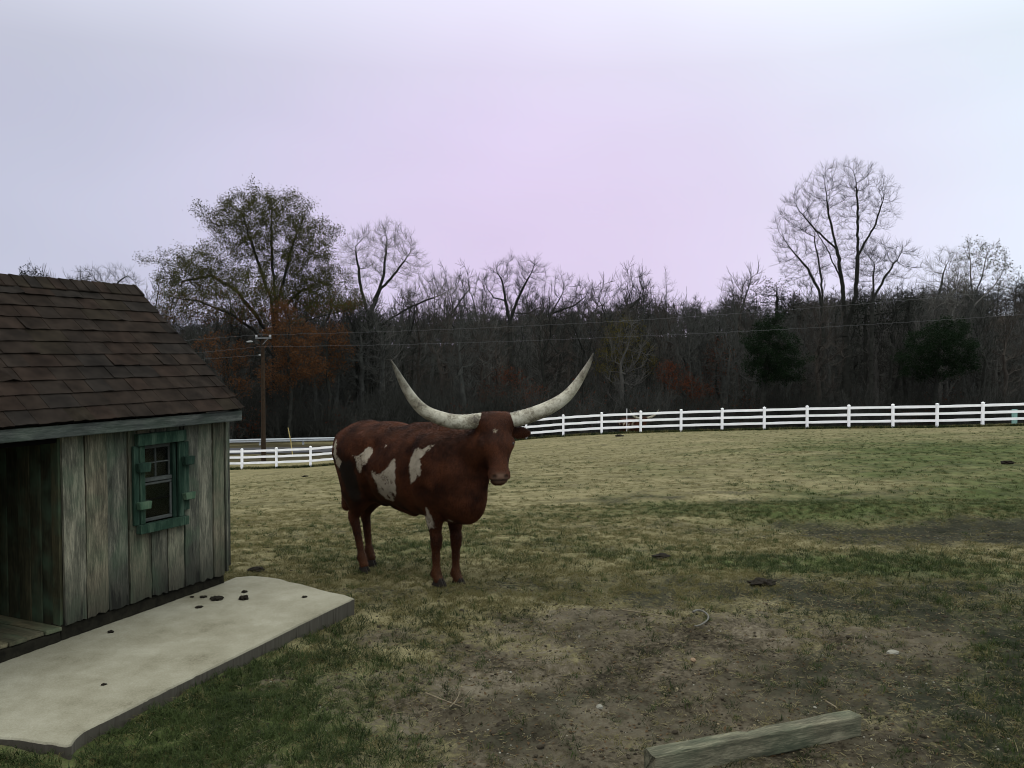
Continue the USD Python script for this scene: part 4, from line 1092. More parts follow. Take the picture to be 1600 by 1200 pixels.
for (f0, r0, zt_, zb_) in ((.510, .10, .055, -.045), (.540, -.12, .02, -.078), (-.500, .165, .035, -.085), (-.735, -.115, .02, -.105)):
    for s in (-1, 1):
        pts = []
        for zz, fb, ff_, w in ((zb_, -.062, .082, .042), (zb_ + .03, -.052, .066, .038), (zb_ + .062, -.04, .045, .032), (zb_ + .075, -.03, .03, .024)):
            for q in ((fb, .004), (fb, w * .9), (ff_ * .35, w), (ff_, w * .55), (ff_ * .92, .004)):
                pts.append((f0 + q[0], r0 + s * q[1], zz))
        obj('hoof', hull(to_world(np.array(pts))), HOOF, bull)
# a second animal, mostly hidden behind the fence: the same kind, seen far off
q = at_depth(1008, 640, 58.5)
copy_of(bull, 'longhorn_bull', 'distant longhorn behind the white fence, only its horns and red back showing', 'bull', (q[0] - .9, q[1], float(at_depth(1008, 638, 58.5)[2]) - 2.18), -12)

# ------------------------------------------------------------------ trees
def prisms(p0, p1, r0, r1, sides):
    """Many tapered branch pieces at once."""
    d = p1 - p0; ln = np.linalg.norm(d, axis=1, keepdims=True); d = d / np.maximum(ln, 1e-9)
    ref = np.where(np.abs(d[:, 2:3]) < .9, [[0, 0, 1.0]], [[1.0, 0, 0]])
    a = np.cross(d, ref); a /= np.linalg.norm(a, axis=1, keepdims=True); b = np.cross(d, a)
    ang = np.arange(sides) * 2 * np.pi / sides
    off = np.cos(ang)[None, :, None] * a[:, None] + np.sin(ang)[None, :, None] * b[:, None]
    v = np.concatenate([p0[:, None] + off * r0[:, None, None], p1[:, None] + off * r1[:, None, None]], 1)
    n = len(p0); j = np.arange(sides); k = (j + 1) % sides
    loc = np.concatenate([np.stack([j, sides + k, k], -1), np.stack([j, sides + j, sides + k], -1)])
    f = (np.arange(n) * 2 * sides)[:, None, None] + loc[None]
    return v.reshape(-1, 3), f.reshape(-1, 3)


def joined(parts):
    vs, fs, n = [], [], 0
    for v, f in parts:
        if len(v):
            vs.append(v); fs.append(f + n); n += len(v)
    return np.concatenate(vs), np.concatenate(fs)


def colonize(attr, nodes, parent, D, dk, R, iters=120, jit=.25, drop=.0):
    nodes, parent = [np.array(p, float) for p in nodes], list(parent)
    N = np.array(nodes)
    par = np.array(parent)
    alive = np.ones(len(attr), bool)
    for _ in range(iters):
        if not alive.any():
            break
        t = cKDTree(N)
        A_ = attr[alive]
        dist, idx = t.query(A_)
        near = dist < dk
        ids = np.nonzero(alive)[0]
        alive[ids[near]] = False
        A_, idx, dist = A_[~near], idx[~near], dist[~near]
        if not len(A_):
            break
        if len(N) > 250:
            keep = dist < max(D * 9, 3.5)
            A_, idx, dist = A_[keep], idx[keep], dist[keep]
            if not len(A_):
                break
        vec = (A_ - N[idx]) / dist[:, None]
        uq, inv = np.unique(idx, return_inverse=True)
        s = np.zeros((len(uq), 3)); np.add.at(s, inv, vec)
        s /= np.maximum(np.linalg.norm(s, axis=1, keepdims=True), 1e-6)
        s += R.normal(0, jit, s.shape); s[:, 2] -= drop
        s /= np.linalg.norm(s, axis=1, keepdims=True)
        new = N[uq] + s * D
        ok = t.query(new)[0] > D * .35
        if not ok.any():
            break
        N = np.concatenate([N, new[ok]]); par = np.concatenate([par, uq[ok]])
    return N, par


def tree_mesh(seed, trunk, blobs, n_attr, D=.5, tip=.012, power=2.35, rmax=None, twig=2, twig_len=.9, twig_r=.008, up=.35, jit=.16, dk=None, hollow=.35, split=.07, leaves=None, keep=1.0, limb_sides=5):
    """trunk: list of polylines, each from a point already there; blobs: (centre, radii) of the crown.
    Returns the trunk (thick limbs), the branches (thin) and the outer nodes with directions for leaves."""
    R = np.random.default_rng(seed)
    nodes, par = [], []
    for line in trunk:
        line = np.array(line, float)
        prev = -1
        if nodes:
            dd = np.linalg.norm(np.array(nodes) - line[0], axis=1); prev = int(dd.argmin())
            start = 1
        else:
            start = 0
        seg = []
        for a, b in zip(line[:-1], line[1:]):
            m = max(1, int(np.linalg.norm(b - a) / D))
            seg += [a + (b - a) * k / m for k in range(m)]
        seg.append(line[-1])
        for p in seg[start:]:
            nodes.append(p + R.normal(0, .04, 3) * (D / .5)); par.append(prev); prev = len(nodes) - 1
    vol = np.array([np.prod(r) for c, r in blobs]); share = np.maximum(8, (n_attr * vol ** .75 / (vol ** .75).sum())).astype(int)
    at = []
    for (c, r), m in zip(blobs, share):
        u = R.normal(0, 1, (m, 3)); u /= np.linalg.norm(u, axis=1, keepdims=True)
        at.append(np.array(c) + u * np.array(r) * (R.uniform(hollow ** 3, 1, m) ** (1 / 3))[:, None])
    at = np.concatenate(at)
    N, par = colonize(at, nodes, par, D, dk or D * 1.6, R, jit=jit)
    n = len(N)
    par = np.asarray(par)
    acc = np.zeros(n); kids = np.bincount(par[par >= 0], minlength=n)
    for i in range(n - 1, -1, -1):                              # children come after parents
        if kids[i] == 0:
            acc[i] += tip ** power
        if par[i] >= 0:
            acc[par[i]] += acc[i]
    rad = acc ** (1 / power)
    if rmax:
        rad = np.minimum(rad * (rmax / rad[0]) ** .5, rmax) if rad[0] > rmax else rad * (rmax / rad[0]) ** np.clip(np.log(rad / tip) / np.log(rad[0] / tip), 0, 1)
    has = par >= 0
    i = np.nonzero(has)[0]; p0, p1 = N[par[i]], N[i]
    r0 = np.minimum(rad[par[i]], rad[i] * 1.25); r1 = rad[i]
    flare = 1 + .5 * np.exp(-(p0[:, 2] - N[0, 2]) / .6) * (np.linalg.norm((p0 - N[0])[:, :2], axis=1) < 1.2)
    thick = r1 > split
    tm_ = [prisms(p0[thick], p1[thick] + (p1 - p0)[thick] * .04, r0[thick] * flare[thick], r1[thick], 8)] if thick.any() else []
    mid = ~thick & (r1 > .03)
    thin = r1 <= .03
    cr = [prisms(p0[mid], p1[mid] + (p1 - p0)[mid] * .05, r0[mid], r1[mid], limb_sides), prisms(p0[thin], p1[thin], r0[thin], r1[thin], 3)]
    outer = i[(rad[i] < .05)]
    dirs = N[outer] - N[par[outer]]; dirs /= np.linalg.norm(dirs, axis=1, keepdims=True)
    tips = []
    for _ in range(twig):
        sel = R.random(len(outer)) < keep
        q, d = N[outer][sel], dirs[sel]
        q = q - d * D * R.uniform(0, 1, (len(q), 1))
        d = d * .95 + R.normal(0, .42, d.shape); d[:, 2] += up; d /= np.linalg.norm(d, axis=1, keepdims=True)
        ln = twig_len * R.uniform(.5, 1.2, (len(q), 1))
        m1 = q + d * ln * .5
        d2 = d + R.normal(0, .22, d.shape); d2[:, 2] += up * .5; d2 /= np.linalg.norm(d2, axis=1, keepdims=True)
        m2 = m1 + d2 * ln * .5
        o = np.ones(len(q))
        cr += [prisms(q, m1, o * twig_r, o * twig_r * .75, 3), prisms(m1, m2, o * twig_r * .75, o * twig_r * .4, 3)]
        tips += [m2, m1]
        for base, f in ((m1, .45), (q + d * ln * .25, .5)):
            d3 = d + R.normal(0, .55, d.shape); d3[:, 2] += up; d3 /= np.linalg.norm(d3, axis=1, keepdims=True)
            e = base + d3 * ln * f
            cr.append(prisms(base, e, o * twig_r * .7, o * twig_r * .35, 3)); tips.append(e)
    return (joined(tm_) if tm_ else None), joined(cr), (np.concatenate(tips) if tips else N[outer])


def leaf_cards(centers, size, R, spread=.12, per=1, flat=.0):
    c = np.repeat(centers, per, 0) + R.normal(0, spread, (len(centers) * per, 3))
    n = len(c)
    a = R.normal(0, 1, (n, 3)); a[:, 2] *= 1 - flat; a /= np.linalg.norm(a, axis=1, keepdims=True)
    b = np.cross(a, R.normal(0, 1, (n, 3))); b /= np.linalg.norm(b, axis=1, keepdims=True)
    s = size * R.uniform(.6, 1.3, (n, 1))
    fold = np.cross(a, b) * s * .18
    v = np.stack([c - a * s, c + b * s * .45 + fold, c + a * s, c - b * s * .45 + fold], 1).reshape(-1, 3)
    k = np.arange(n)[:, None] * 4
    return v, np.concatenate([k + [[0, 1, 2]], k + [[0, 2, 3]]])


def leaf_mat(name, lo, hi, trans=.25):
    return M(name, {'g': ('geometry', {}), 'r': ('rgb_ramp', {'ramp': [(0, lo), (1, hi)]}), 'd': ('principled_bsdf', {'roughness': .7, 'specular_ior_level': .06}), 't': ('translucent_bsdf', {}), 'x': ('mix_closure', {'fac': trans})},
             [('g.random_per_island', 'r.fac'), ('r.color', 'd.base_color'), ('r.color', 't.color'), ('d.BSDF', 'x.closure1'), ('t.BSDF', 'x.closure2')], surface='x.closure')


BARK = plain('grey_brown_bark', (.037, .038, .034), .95, 3.0, .4)
BARKD = plain('dark_bark', (.019, .0195, .0165), .95, 3.0, .4)
BARKR = plain('reddish_twigs', (.036, .031, .026), .95, 3.0, .4)
BARKG = plain('grey_wood_bark', (.058, .056, .050), .95, 3.0, .3)
BARKP = plain('pale_grey_twigs', (.105, .10, .09), .95, 3.0, .3)
L_OLIVE = leaf_mat('olive_leaves', (.045, .045, .014), (.13, .10, .035), .4)
L_RUST = leaf_mat('rust_leaves', (.075, .034, .014), (.20, .10, .045), .35)
L_RED = leaf_mat('dull_red_leaves', (.06, .02, .010), (.14, .05, .024), .35)
L_GOLD = leaf_mat('olive_gold_leaves', (.05, .042, .010), (.12, .09, .028), .35)
L_CEDAR = leaf_mat('cedar_needles', (.005, .012, .004), (.017, .034, .012), .1)
L_VINE = leaf_mat('vine_leaves', (.006, .009, .005), (.019, .023, .011), .15)


def px_blob(cx, cy, rx, ry, depth, base, deep=.8, dy=0.0):
    c = at_depth(cx, cy, depth) - base
    s = depth / FPX
    return (c + [0, dy, 0], (rx * s, rx * s * deep, ry * s))


def px_line(pts, depth, base, wob=.0):
    return [tuple(at_depth(p[0], p[1], depth + (p[2] if len(p) > 2 else 0)) - base) for p in pts]


def base_at(px, depth):
    p = at_depth(px, 600, depth); p[2] = float(height(p[0], p[1])) - .1
    return p


def tree(name, label, cat, base, tr, br, bark=BARK, twigbark=None, foliage=(), group=None):
    t = thing(name, label, cat, base, 0, group)
    if tr is not None:
        obj('trunk', tr, bark, t, True)
    cr = obj('crown', br, twigbark or bark, t)
    for nm, mesh, m in foliage:
        obj(nm, mesh, m, t)
    return t


# the big oak that still has its leaves
D0 = 86.0
b0 = base_at(432, D0)
ob = [px_blob(405, 350, 82, 52, D0, b0), px_blob(468, 372, 60, 55, D0, b0), px_blob(345, 425, 62, 42, D0, b0, dy=-2), px_blob(285, 440, 48, 36, D0, b0), px_blob(455, 430, 70, 55, D0, b0, dy=3), px_blob(320, 480, 60, 34, D0, b0, dy=-3),
      px_blob(500, 455, 45, 42, D0, b0), px_blob(430, 325, 45, 28, D0, b0), px_blob(545, 470, 28, 24, D0, b0), px_blob(400, 470, 60, 40, D0, b0, dy=-4)]
Rb = np.random.default_rng(63)
for q_ in [(405, 350, 82, 52), (468, 372, 60, 55), (345, 425, 62, 42), (285, 440, 48, 36), (430, 325, 45, 28), (500, 455, 45, 42)]:      # tufts that break the round outline
    for _ in range(9):
        an = Rb.uniform(0, 6.283); rr = Rb.uniform(.8, 1.2)
        ob.append(px_blob(q_[0] + q_[2] * rr * math.cos(an), q_[1] + q_[3] * rr * math.sin(an), Rb.uniform(7, 15), Rb.uniform(6, 12), D0, b0, .9, Rb.uniform(-3, 3)))
trunk0 = [px_line([(432, 690), (431, 600), (430, 520), (432, 480)], D0, b0), px_line([(430, 520), (424, 470), (407, 420), (388, 365), (380, 335)], D0, b0), px_line([(432, 480), (427, 430), (424, 370), (425, 320)], D0, b0),
          px_line([(432, 480), (447, 425), (455, 390), (470, 350)], D0, b0), px_line([(430, 540), (405, 500, -1), (370, 455, -2), (330, 430, -2), (285, 440, -2)], D0, b0), px_line([(430, 560), (395, 515, -2), (360, 490, -4), (310, 470, -4), (270, 465, -4)], D0, b0),
          px_line([(432, 490), (470, 455, 2), (500, 440, 2)], D0, b0), px_line([(430, 560), (480, 500, -2), (520, 490, -3), (555, 480, -3)], D0, b0)]
tr, br, tips = tree_mesh(101, trunk0, ob, 3700, .42, rmax=.42, twig=2, twig_len=.8, hollow=.12, jit=.22)
R = np.random.default_rng(5)
hz = tips[:, 2] + b0[2]
low = R.random(len(tips)) < smoothstep(7.5, 2.5, hz + R.normal(0, 1.2, len(tips)))
clump = meshkit.noise(tips * .55, 3)
hi_sel = (~low) & (clump > .30) & (R.random(len(tips)) < .98)
tree('oak_tree', 'tallest broad oak at left still holding olive leaves above the shed roof', 'tree', b0, tr, br, BARKD, BARKD,
     [('foliage', leaf_cards(tips[hi_sel], .088, R, .26, 6), L_OLIVE), ('foliage', leaf_cards(tips[low & (clump > .30)], .095, R, .24, 5), L_RUST)])


def leafy(px, depth, blobs, mat, label, seed, n=420, size=.10, top=None, per=5, name='rust_leaved_tree', dens=.9):
    b = base_at(px, depth)
    bl = [px_blob(*q, depth, b) for q in blobs]
    tz = min(q[1] for q in blobs)
    tr, br, tips = tree_mesh(seed, [px_line([(px, 690), (px + 3, 620), (px - 2, (tz + 640) / 2), (px, tz + 5)], depth, b)], bl, n, .4, rmax=.16, twig=2, twig_len=.7, hollow=.1, up=.05, split=.04)
    R = np.random.default_rng(seed)
    s = tips[R.random(len(tips)) < dens]
    return tree(name, label, 'tree', b, tr, br, BARKD, BARKD, [('foliage', leaf_cards(s, size, R, .2, per), mat)])


leafy(452, 79, [(455, 530, 42, 36), (470, 565, 40, 30), (440, 495, 26, 28), (430, 590, 30, 24)], L_RUST, 'rust-brown leafy tree right behind the utility pole', 21, 520)
leafy(512, 82, [(515, 530, 34, 26), (530, 555, 26, 26), (500, 580, 28, 22)], L_RUST, 'smaller rust-brown tree between the utility pole and the left horn tip', 22, 320, dens=.55)
leafy(362, 80, [(360, 560, 34, 30), (335, 540, 30, 22), (375, 600, 24, 20)], L_RUST, 'dark rusty bush tree just right of the shed roof edge', 23, 300, dens=.5)
leafy(1068, 84, [(1068, 600, 30, 20), (1050, 585, 24, 22), (1085, 615, 22, 16)], L_RED, 'low reddish leafed tree behind the fence left of the round cedar', 24, 260, dens=.6, name='red_leaved_tree')
leafy(975, 86, [(975, 530, 36, 36), (955, 565, 34, 30), (1000, 560, 30, 30)], L_GOLD, 'olive-gold tree in the woods right of the bull horn tip', 25, 340, dens=.40, name='olive_leaved_tree')
leafy(800, 86, [(795, 600, 34, 28), (830, 620, 30, 20), (760, 615, 24, 20)], L_RED, 'dull reddish tree low in the woods between the bull horns', 26, 260, dens=.35, name='red_leaved_tree')
leafy(1120, 88, [(1120, 560, 30, 34), (1105, 600, 30, 24)], L_RED, 'thin brown-leafed tree directly left of the round cedar', 27, 260, dens=.3, name='red_leaved_tree')


def bare(px, depth, trunk, blobs, label, seed, n=700, rmax=.3, bark=BARK, twigs=4, D=.42, twig_len=1.0, up=.4, group=None, twigbark=None, keep=.9, tip=.0085, jit=.12, foliage=None, name='bare_tree', deep=.8, hollow=.08):
    b = base_at(px, depth)
    bl = [px_blob(*q, depth, b, deep) for q in blobs]
    tr, br, tips = tree_mesh(seed, [px_line(l, depth, b) for l in trunk], bl, int(n * 1.7), D, rmax=rmax, twig=twigs, twig_len=twig_len, up=up, keep=keep, tip=tip, jit=jit, hollow=hollow)
    fo = []
    if foliage:
        R = np.random.default_rng(seed)
        m, dens, size, per = foliage
        fo = [('foliage', leaf_cards(tips[R.random(len(tips)) < dens], size, R, .15, per), m)]
    return tree(name, label, 'tree', b, tr, br, bark, twigbark or bark, fo, group)


bare(588, 92, [[(586, 690), (582, 600), (580, 520), (578, 490)], [(578, 500), (565, 455), (560, 420), (555, 385)], [(578, 490), (592, 455), (600, 425), (605, 375)], [(592, 455), (620, 425), (640, 395)], [(580, 520), (615, 495), (650, 475), (690, 460), (712, 448)]],
     [(598, 400, 68, 52), (560, 410, 40, 45), (635, 420, 40, 45), (690, 455, 36, 22), (600, 370, 45, 26)], 'round-headed bare tree beside the leafy oak, one limb reaching right', 31, 1300, .36, BARKD, twigbark=BARKP)
bare(800, 96, [[(800, 690), (798, 600), (797, 530), (797, 500)], [(797, 505), (790, 470), (785, 440), (775, 420)], [(797, 500), (808, 470), (820, 445), (830, 425)], [(790, 470), (772, 465), (760, 450)], [(806, 490), (825, 490), (845, 480)]],
     [(805, 440, 56, 42), (780, 440, 34, 34), (830, 430, 30, 30), (840, 475, 28, 16), (770, 470, 24, 18)], 'bare tree with a round open crown standing above the bull head', 32, 800, .30, BARKD)
bare(1322, 90, [[(1322, 680), (1322, 600), (1322, 540), (1320, 480)], [(1320, 500), (1316, 440), (1308, 390), (1296, 340), (1290, 300)], [(1322, 520), (1337, 460), (1340, 400), (1340, 340), (1338, 285)], [(1316, 440), (1290, 385), (1262, 340)], [(1340, 400), (1368, 350), (1380, 310)], [(1308, 390), (1275, 360), (1250, 330)]],
     [(1300, 310, 62, 55), (1345, 300, 48, 50), (1320, 275, 45, 28), (1255, 330, 42, 44), (1370, 330, 36, 44), (1330, 400, 60, 40), (1390, 300, 18, 24)], 'tallest bare tree at right with two long straight stems', 33, 1700, .34, BARKD, keep=.8)
bare(1284, 88, [[(1286, 680), (1286, 600), (1286, 500), (1280, 455), (1262, 420), (1240, 395)], [(1286, 500), (1284, 440), (1278, 400), (1272, 370)]], [(1240, 385, 36, 44), (1272, 390, 28, 40), (1222, 355, 22, 30), (1255, 430, 40, 26)],
     'slender bare tree leaning left in front of the tallest right-hand tree', 34, 700, .20, BARKD)
bare(1362, 87, [[(1360, 680), (1361, 600), (1362, 520), (1363, 460), (1366, 410)], [(1363, 470), (1385, 430), (1405, 400)], [(1362, 500), (1395, 480), (1420, 470)]], [(1375, 410, 44, 40), (1410, 415, 30, 40), (1345, 430, 26, 34), (1420, 460, 30, 22)],
     'bare tree with rising side branches just right of the tallest one', 35, 800, .22, BARKD)
bare(1448, 92, [[(1440, 680), (1445, 600), (1450, 540), (1456, 490), (1470, 450), (1476, 420)], [(1456, 490), (1480, 465), (1500, 450)]], [(1474, 420, 34, 36), (1498, 440, 28, 36), (1450, 450, 24, 26), (1485, 470, 34, 22)],
     'grey bare tree leaning right above the spreading cedar', 36, 700, .2, BARK, twigbark=BARKP)
bare(1525, 98, [[(1518, 680), (1518, 600), (1518, 520), (1520, 470), (1517, 430), (1515, 390)], [(1520, 470), (1535, 430), (1542, 395)], [(1520, 480), (1555, 445), (1570, 420)]], [(1520, 405, 26, 36), (1550, 415, 28, 34), (1572, 440, 18, 28), (1500, 440, 18, 30)],
     'slim upright tree with a few leaves at its tips near the right edge', 37, 520, .17, BARK, twigbark=BARKP, foliage=(L_OLIVE, .22, .11, 2), up=.7)
bare(165, 110, [[(165, 690), (165, 560), (165, 470), (160, 445)], [(165, 470), (185, 440), (200, 430)]], [(150, 435, 42, 20), (185, 437, 34, 22), (120, 445, 20, 14), (210, 450, 18, 16)], 'low bare tree showing just above the shed ridge', 38, 600, .24, BARK)
bare(47, 120, [[(47, 690), (47, 560), (47, 440)]], [(47, 430, 16, 14), (38, 445, 16, 14), (58, 440, 14, 12)], 'small leafy treetop peeping over the left end of the shed ridge', 39, 200, .18, BARK, foliage=(L_VINE, .6, .14, 2))
bare(1042, 104, [[(1042, 690), (1041, 560), (1041, 480), (1040, 422)]], [(1041, 470, 14, 44), (1040, 440, 7, 24), (1042, 500, 22, 24)], 'thin spire-like bare tree rising above its neighbours mid right', 40, 300, .14, BARK, up=.6)
bare(880, 98, [[(852, 690), (850, 600), (852, 530), (862, 490), (878, 460)], [(852, 520), (838, 490), (832, 470)], [(862, 490), (895, 478), (915, 465)]], [(880, 450, 26, 26), (905, 462, 30, 24), (840, 472, 20, 20), (870, 480, 26, 20), (874, 430, 12, 14)],
     'leaning bare tree right of the round open crown above the bull', 41, 620, .2, BARKD)
bare(985, 98, [[(960, 690), (950, 580), (952, 520), (975, 490), (1000, 465)], [(952, 520), (945, 490), (935, 465)]], [(990, 468, 32, 24), (1015, 460, 20, 20), (940, 468, 26, 22), (970, 470, 24, 20)], 'bare tree with limbs arching right above the right horn', 42, 620, .2, BARKD)
bare(700, 100, [[(705, 690), (703, 580), (700, 500), (695, 460)], [(700, 500), (720, 470), (735, 450)]], [(695, 450, 26, 28), (722, 455, 26, 26), (672, 470, 22, 22), (740, 470, 18, 22)], 'thin grey bare tree between the round-headed tree and the open crown', 43, 560, .17, BARK, twigbark=BARKP)
bare(1150, 98, [[(1150, 690), (1150, 580), (1150, 500), (1145, 450)], [(1150, 500), (1165, 465), (1172, 440)]], [(1140, 455, 20, 28), (1165, 455, 20, 28), (1150, 480, 28, 22)], 'wispy bare tree left of the dark vine-covered top', 44, 420, .15, BARK, up=.6)


def evergreen(px, depth, blobs, trunk, label, seed, n=900, name='cedar_tree', mat=L_CEDAR, size=.085, per=9, rmax=.22, spread=.17):
    b = base_at(px, depth)
    bl = [px_blob(q[0], q[1], q[2] * .97, q[3] * .97, depth, b, .9) for q in blobs]
    Rb = np.random.default_rng(seed + 7)
    for q in blobs:                                             # tufts that break the outline
        for _ in range(5):
            an = Rb.uniform(0, 6.283); rr = Rb.uniform(.75, 1.12)
            bl.append(px_blob(q[0] + q[2] * rr * math.cos(an), q[1] + q[3] * rr * math.sin(an), Rb.uniform(4, 9), Rb.uniform(4, 9), depth, b, .9, Rb.uniform(-1.5, 1.5)))
    tr, br, tips = tree_mesh(seed, [px_line(l, depth, b) for l in trunk], bl, n, .38, rmax=rmax, twig=2, twig_len=.55, hollow=.15, up=.12, split=.05)
    R = np.random.default_rng(seed)
    c = meshkit.noise(tips * .9, seed)
    s = tips[(c > .30) & (R.random(len(tips)) < .95)]
    return tree(name, label, 'tree', b, tr, br, BARKD, BARKD, [('foliage', leaf_cards(s, size, R, spread, per), mat)])


evergreen(1195, 80, [(1206, 545, 44, 40), (1205, 515, 28, 28), (1215, 570, 42, 30), (1185, 565, 26, 26), (1235, 585, 24, 18)], [[(1191, 668), (1192, 620), (1198, 570), (1205, 505)]], 'round dark green cedar behind the fence, right of centre', 51, 900)
evergreen(1462, 80, [(1470, 540, 58, 32), (1500, 555, 34, 24), (1430, 560, 34, 24), (1480, 515, 34, 20), (1465, 580, 44, 18)], [[(1460, 668), (1461, 620), (1464, 580), (1470, 520)], [(1462, 600), (1490, 575), (1510, 555)], [(1462, 600), (1440, 580), (1425, 560)]], 'wide spreading dark cedar behind the fence at far right', 52, 950)
evergreen(1212, 93, [(1215, 462, 34, 20), (1190, 470, 24, 18), (1240, 475, 24, 20), (1205, 445, 18, 12)], [[(1215, 680), (1215, 560), (1214, 490), (1214, 450)]], 'dark vine-covered treetop to the left of the tallest right-hand tree', 53, 420, 'vine_covered_tree', L_VINE, .10, 2, .2, .3)
evergreen(1352, 90, [(1352, 478, 20, 16), (1340, 495, 24, 20), (1410, 480, 22, 22), (1380, 505, 28, 18)], [[(1352, 680), (1352, 560), (1352, 480)]], 'dark evergreen mass around the stems of the tallest right-hand tree', 54, 300, 'vine_covered_tree', L_VINE, .10, 2, .2, .3)
evergreen(582, 89, [(582, 500, 20, 18), (575, 520, 22, 18), (590, 525, 20, 18)], [[(584, 690), (583, 560), (582, 505)]], 'dark ivy-clad stump of growth at the fork of the round-headed bare tree', 55, 200, 'vine_covered_tree', L_VINE, .10, 2, .16, .25)

# trees of the wood behind: a few kinds, each copy a thing
protos = []
kinds = [(7.0, 3.0, .16, .35), (9.0, 3.4, .19, .3), (8.0, 2.3, .14, .5), (10.5, 3.0, .2, .35), (6.0, 2.6, .13, .3), (9.5, 2.2, .15, .6), (7.5, 3.6, .18, .2)]
REGIONS = [(-9999, 230, 'low behind the shed and its roof'), (230, 560, 'in the wood under the leafy oak'), (560, 760, 'in the wood behind the left horn'), (760, 960, 'in the wood behind the right horn'),
           (960, 1160, 'in the wood just left of the round cedar'), (1160, 1420, 'in the wood around the tallest right tree'), (1420, 9999, 'in the wood at the far right end')]
TONES = ['grey-brown', 'dark', 'reddish-twigged', 'grey-brown', 'pale grey', 'dark', 'grey-brown']
for k, (h, w, rm, up) in enumerate(kinds):
    R = np.random.default_rng(300 + k)
    bl = [((R.normal(0, .35), R.normal(0, .35), h * .72), (w * .62, w * .62, h * .3)), ((R.normal(0, .8), R.normal(0, .8), h * .55), (w * .6, w * .6, h * .22)), ((R.normal(0, .5), R.normal(0, .5), h * .88), (w * .42, w * .42, h * .16)), ((0, 0, h * .35), (w * .4, w * .4, h * .15))]
    lean = R.normal(0, .3, 2)
    line = [(0, 0, -.3), (lean[0] * .3, lean[1] * .3, h * .3), (lean[0], lean[1], h * .62)]
    fork = [(lean[0] * .4, lean[1] * .4, h * .35), (lean[0] - w * .2, lean[1] + w * .1, h * .6)]
    protos.append((h, tree_mesh(310 + k, [line, fork] if k % 2 else [line], bl, 420, .42, rmax=rm, twig=3, twig_len=.8, up=up, hollow=.2, keep=.8, split=.06, twig_r=.013)))
sky_px = np.array([-300, 0, 120, 230, 330, 520, 560, 680, 730, 760, 860, 920, 1000, 1100, 1180, 1300, 1420, 1500, 1560, 1620, 1900])
sky_py = np.array([452, 448, 446, 455, 470, 452, 452, 440, 440, 455, 455, 450, 448, 455, 450, 455, 440, 440, 462, 470, 465])
R = np.random.default_rng(77)
firsts = {}
spots = []
for k in range(300):
    d = 84 + 62 * R.random() ** 1.25
    spots.append((R.uniform(-.68, .68), d))
spots.sort(key=lambda q: q[1])
barks = [BARK, BARKD, BARKR, BARK, BARKG, BARKD, BARK]
for k, (tx, d) in enumerate(spots):
    x = tx * d
    px = 800 + tx * FPX
    z = float(height(x, d)) - .1
    up_ = R.uniform(12, 42) if R.random() < .16 and d > 95 else 0.0
    top = EYE - (np.interp(px, sky_px, sky_py) - up_ + (0 if up_ else R.uniform(0, 75) * R.random() ** .6) - 553) / FPX * d
    kind = k % len(protos) if k < len(protos) else int(R.integers(len(protos)))
    h, (tr, br, _) = protos[kind]
    s = max(.5, (top - z) / (h * 1.03))
    sw = min(1.6, max(.8, s * R.uniform(.8, 1.1)))
    rot = R.uniform(0, 360)
    where = next(r[2] for r in REGIONS if r[0] <= px < r[1])
    wood_label = f'bare {TONES[kind]} tree {where}'; grp = f'{TONES[kind]} trees {where}'
    if kind not in firsts:
        t = UsdGeom.Xform.Define(stage, path_for('wood_tree'))
        t.AddTransformOp().Set(Gf.Matrix4d().SetScale(Gf.Vec3d(sw, sw, s)) * Gf.Matrix4d().SetRotate(Gf.Rotation(Gf.Vec3d(0, 0, 1), rot)) * Gf.Matrix4d().SetTranslate(Gf.Vec3d(x, d, z)))
        tag(t, wood_label, 'tree', grp)
        obj('trunk', tr, barks[kind], t, True); obj('crown', br, barks[kind], t)
        firsts[kind] = t
    else:
        copy_of(firsts[kind], 'wood_tree', wood_label, 'tree', (x, d, z), rot, (sw, sw, s), grp)

# brush under the trees, and the far wood on the hill
R = np.random.default_rng(91)
bp_ = []
for v_ in range(3):
    segs = []
    n = 46
    q0 = np.column_stack([R.normal(0, .9, n), R.normal(0, .9, n), np.zeros(n) - .2])
    dr = np.column_stack([R.normal(0, .28, n), R.normal(0, .28, n), np.ones(n)]); dr /= np.linalg.norm(dr, axis=1, keepdims=True)
    ln = R.uniform(1.2, 4.2, (n, 1)); o = np.ones(n)
    q1 = q0 + dr * ln * .5; d2 = dr + R.normal(0, .22, dr.shape); q2 = q1 + d2 * ln * .5
    segs += [prisms(q0, q1, o * .022, o * .015, 3), prisms(q1, q2, o * .015, o * .006, 3)]
    for rep in range(5):
        t = R.uniform(.25, 1, (n, 1)); base = q0 + (q1 - q0) * np.minimum(t * 2, 1) + (q2 - q1) * np.maximum(t * 2 - 1, 0)
        d3 = dr + R.normal(0, .7, dr.shape); d3 /= np.linalg.norm(d3, axis=1, keepdims=True)
        e = base + d3 * R.uniform(.3, 1.2, (n, 1)); segs.append(prisms(base, e, o * .010, o * .005, 3))
        for rr in range(2):
            bb = base + (e - base) * R.uniform(.3, .9, (n, 1)); d4 = d3 + R.normal(0, .6, dr.shape); segs.append(prisms(bb, bb + d4 * R.uniform(.2, .5, (n, 1)), o * .006, o * .004, 3))
    bp_.append(('brush_clump' + ('' if v_ == 0 else f'_{v_:03d}'), joined(segs), [BARKD, BARKD, BARK][v_]))
v_, f_ = leaf_cards(np.column_stack([R.normal(0, .9, 260), R.normal(0, .9, 260), np.abs(R.normal(.5, .6, 260))]), .10, R, .1, 1)
bp_.append(('leafy_clump', (v_, f_), L_VINE))
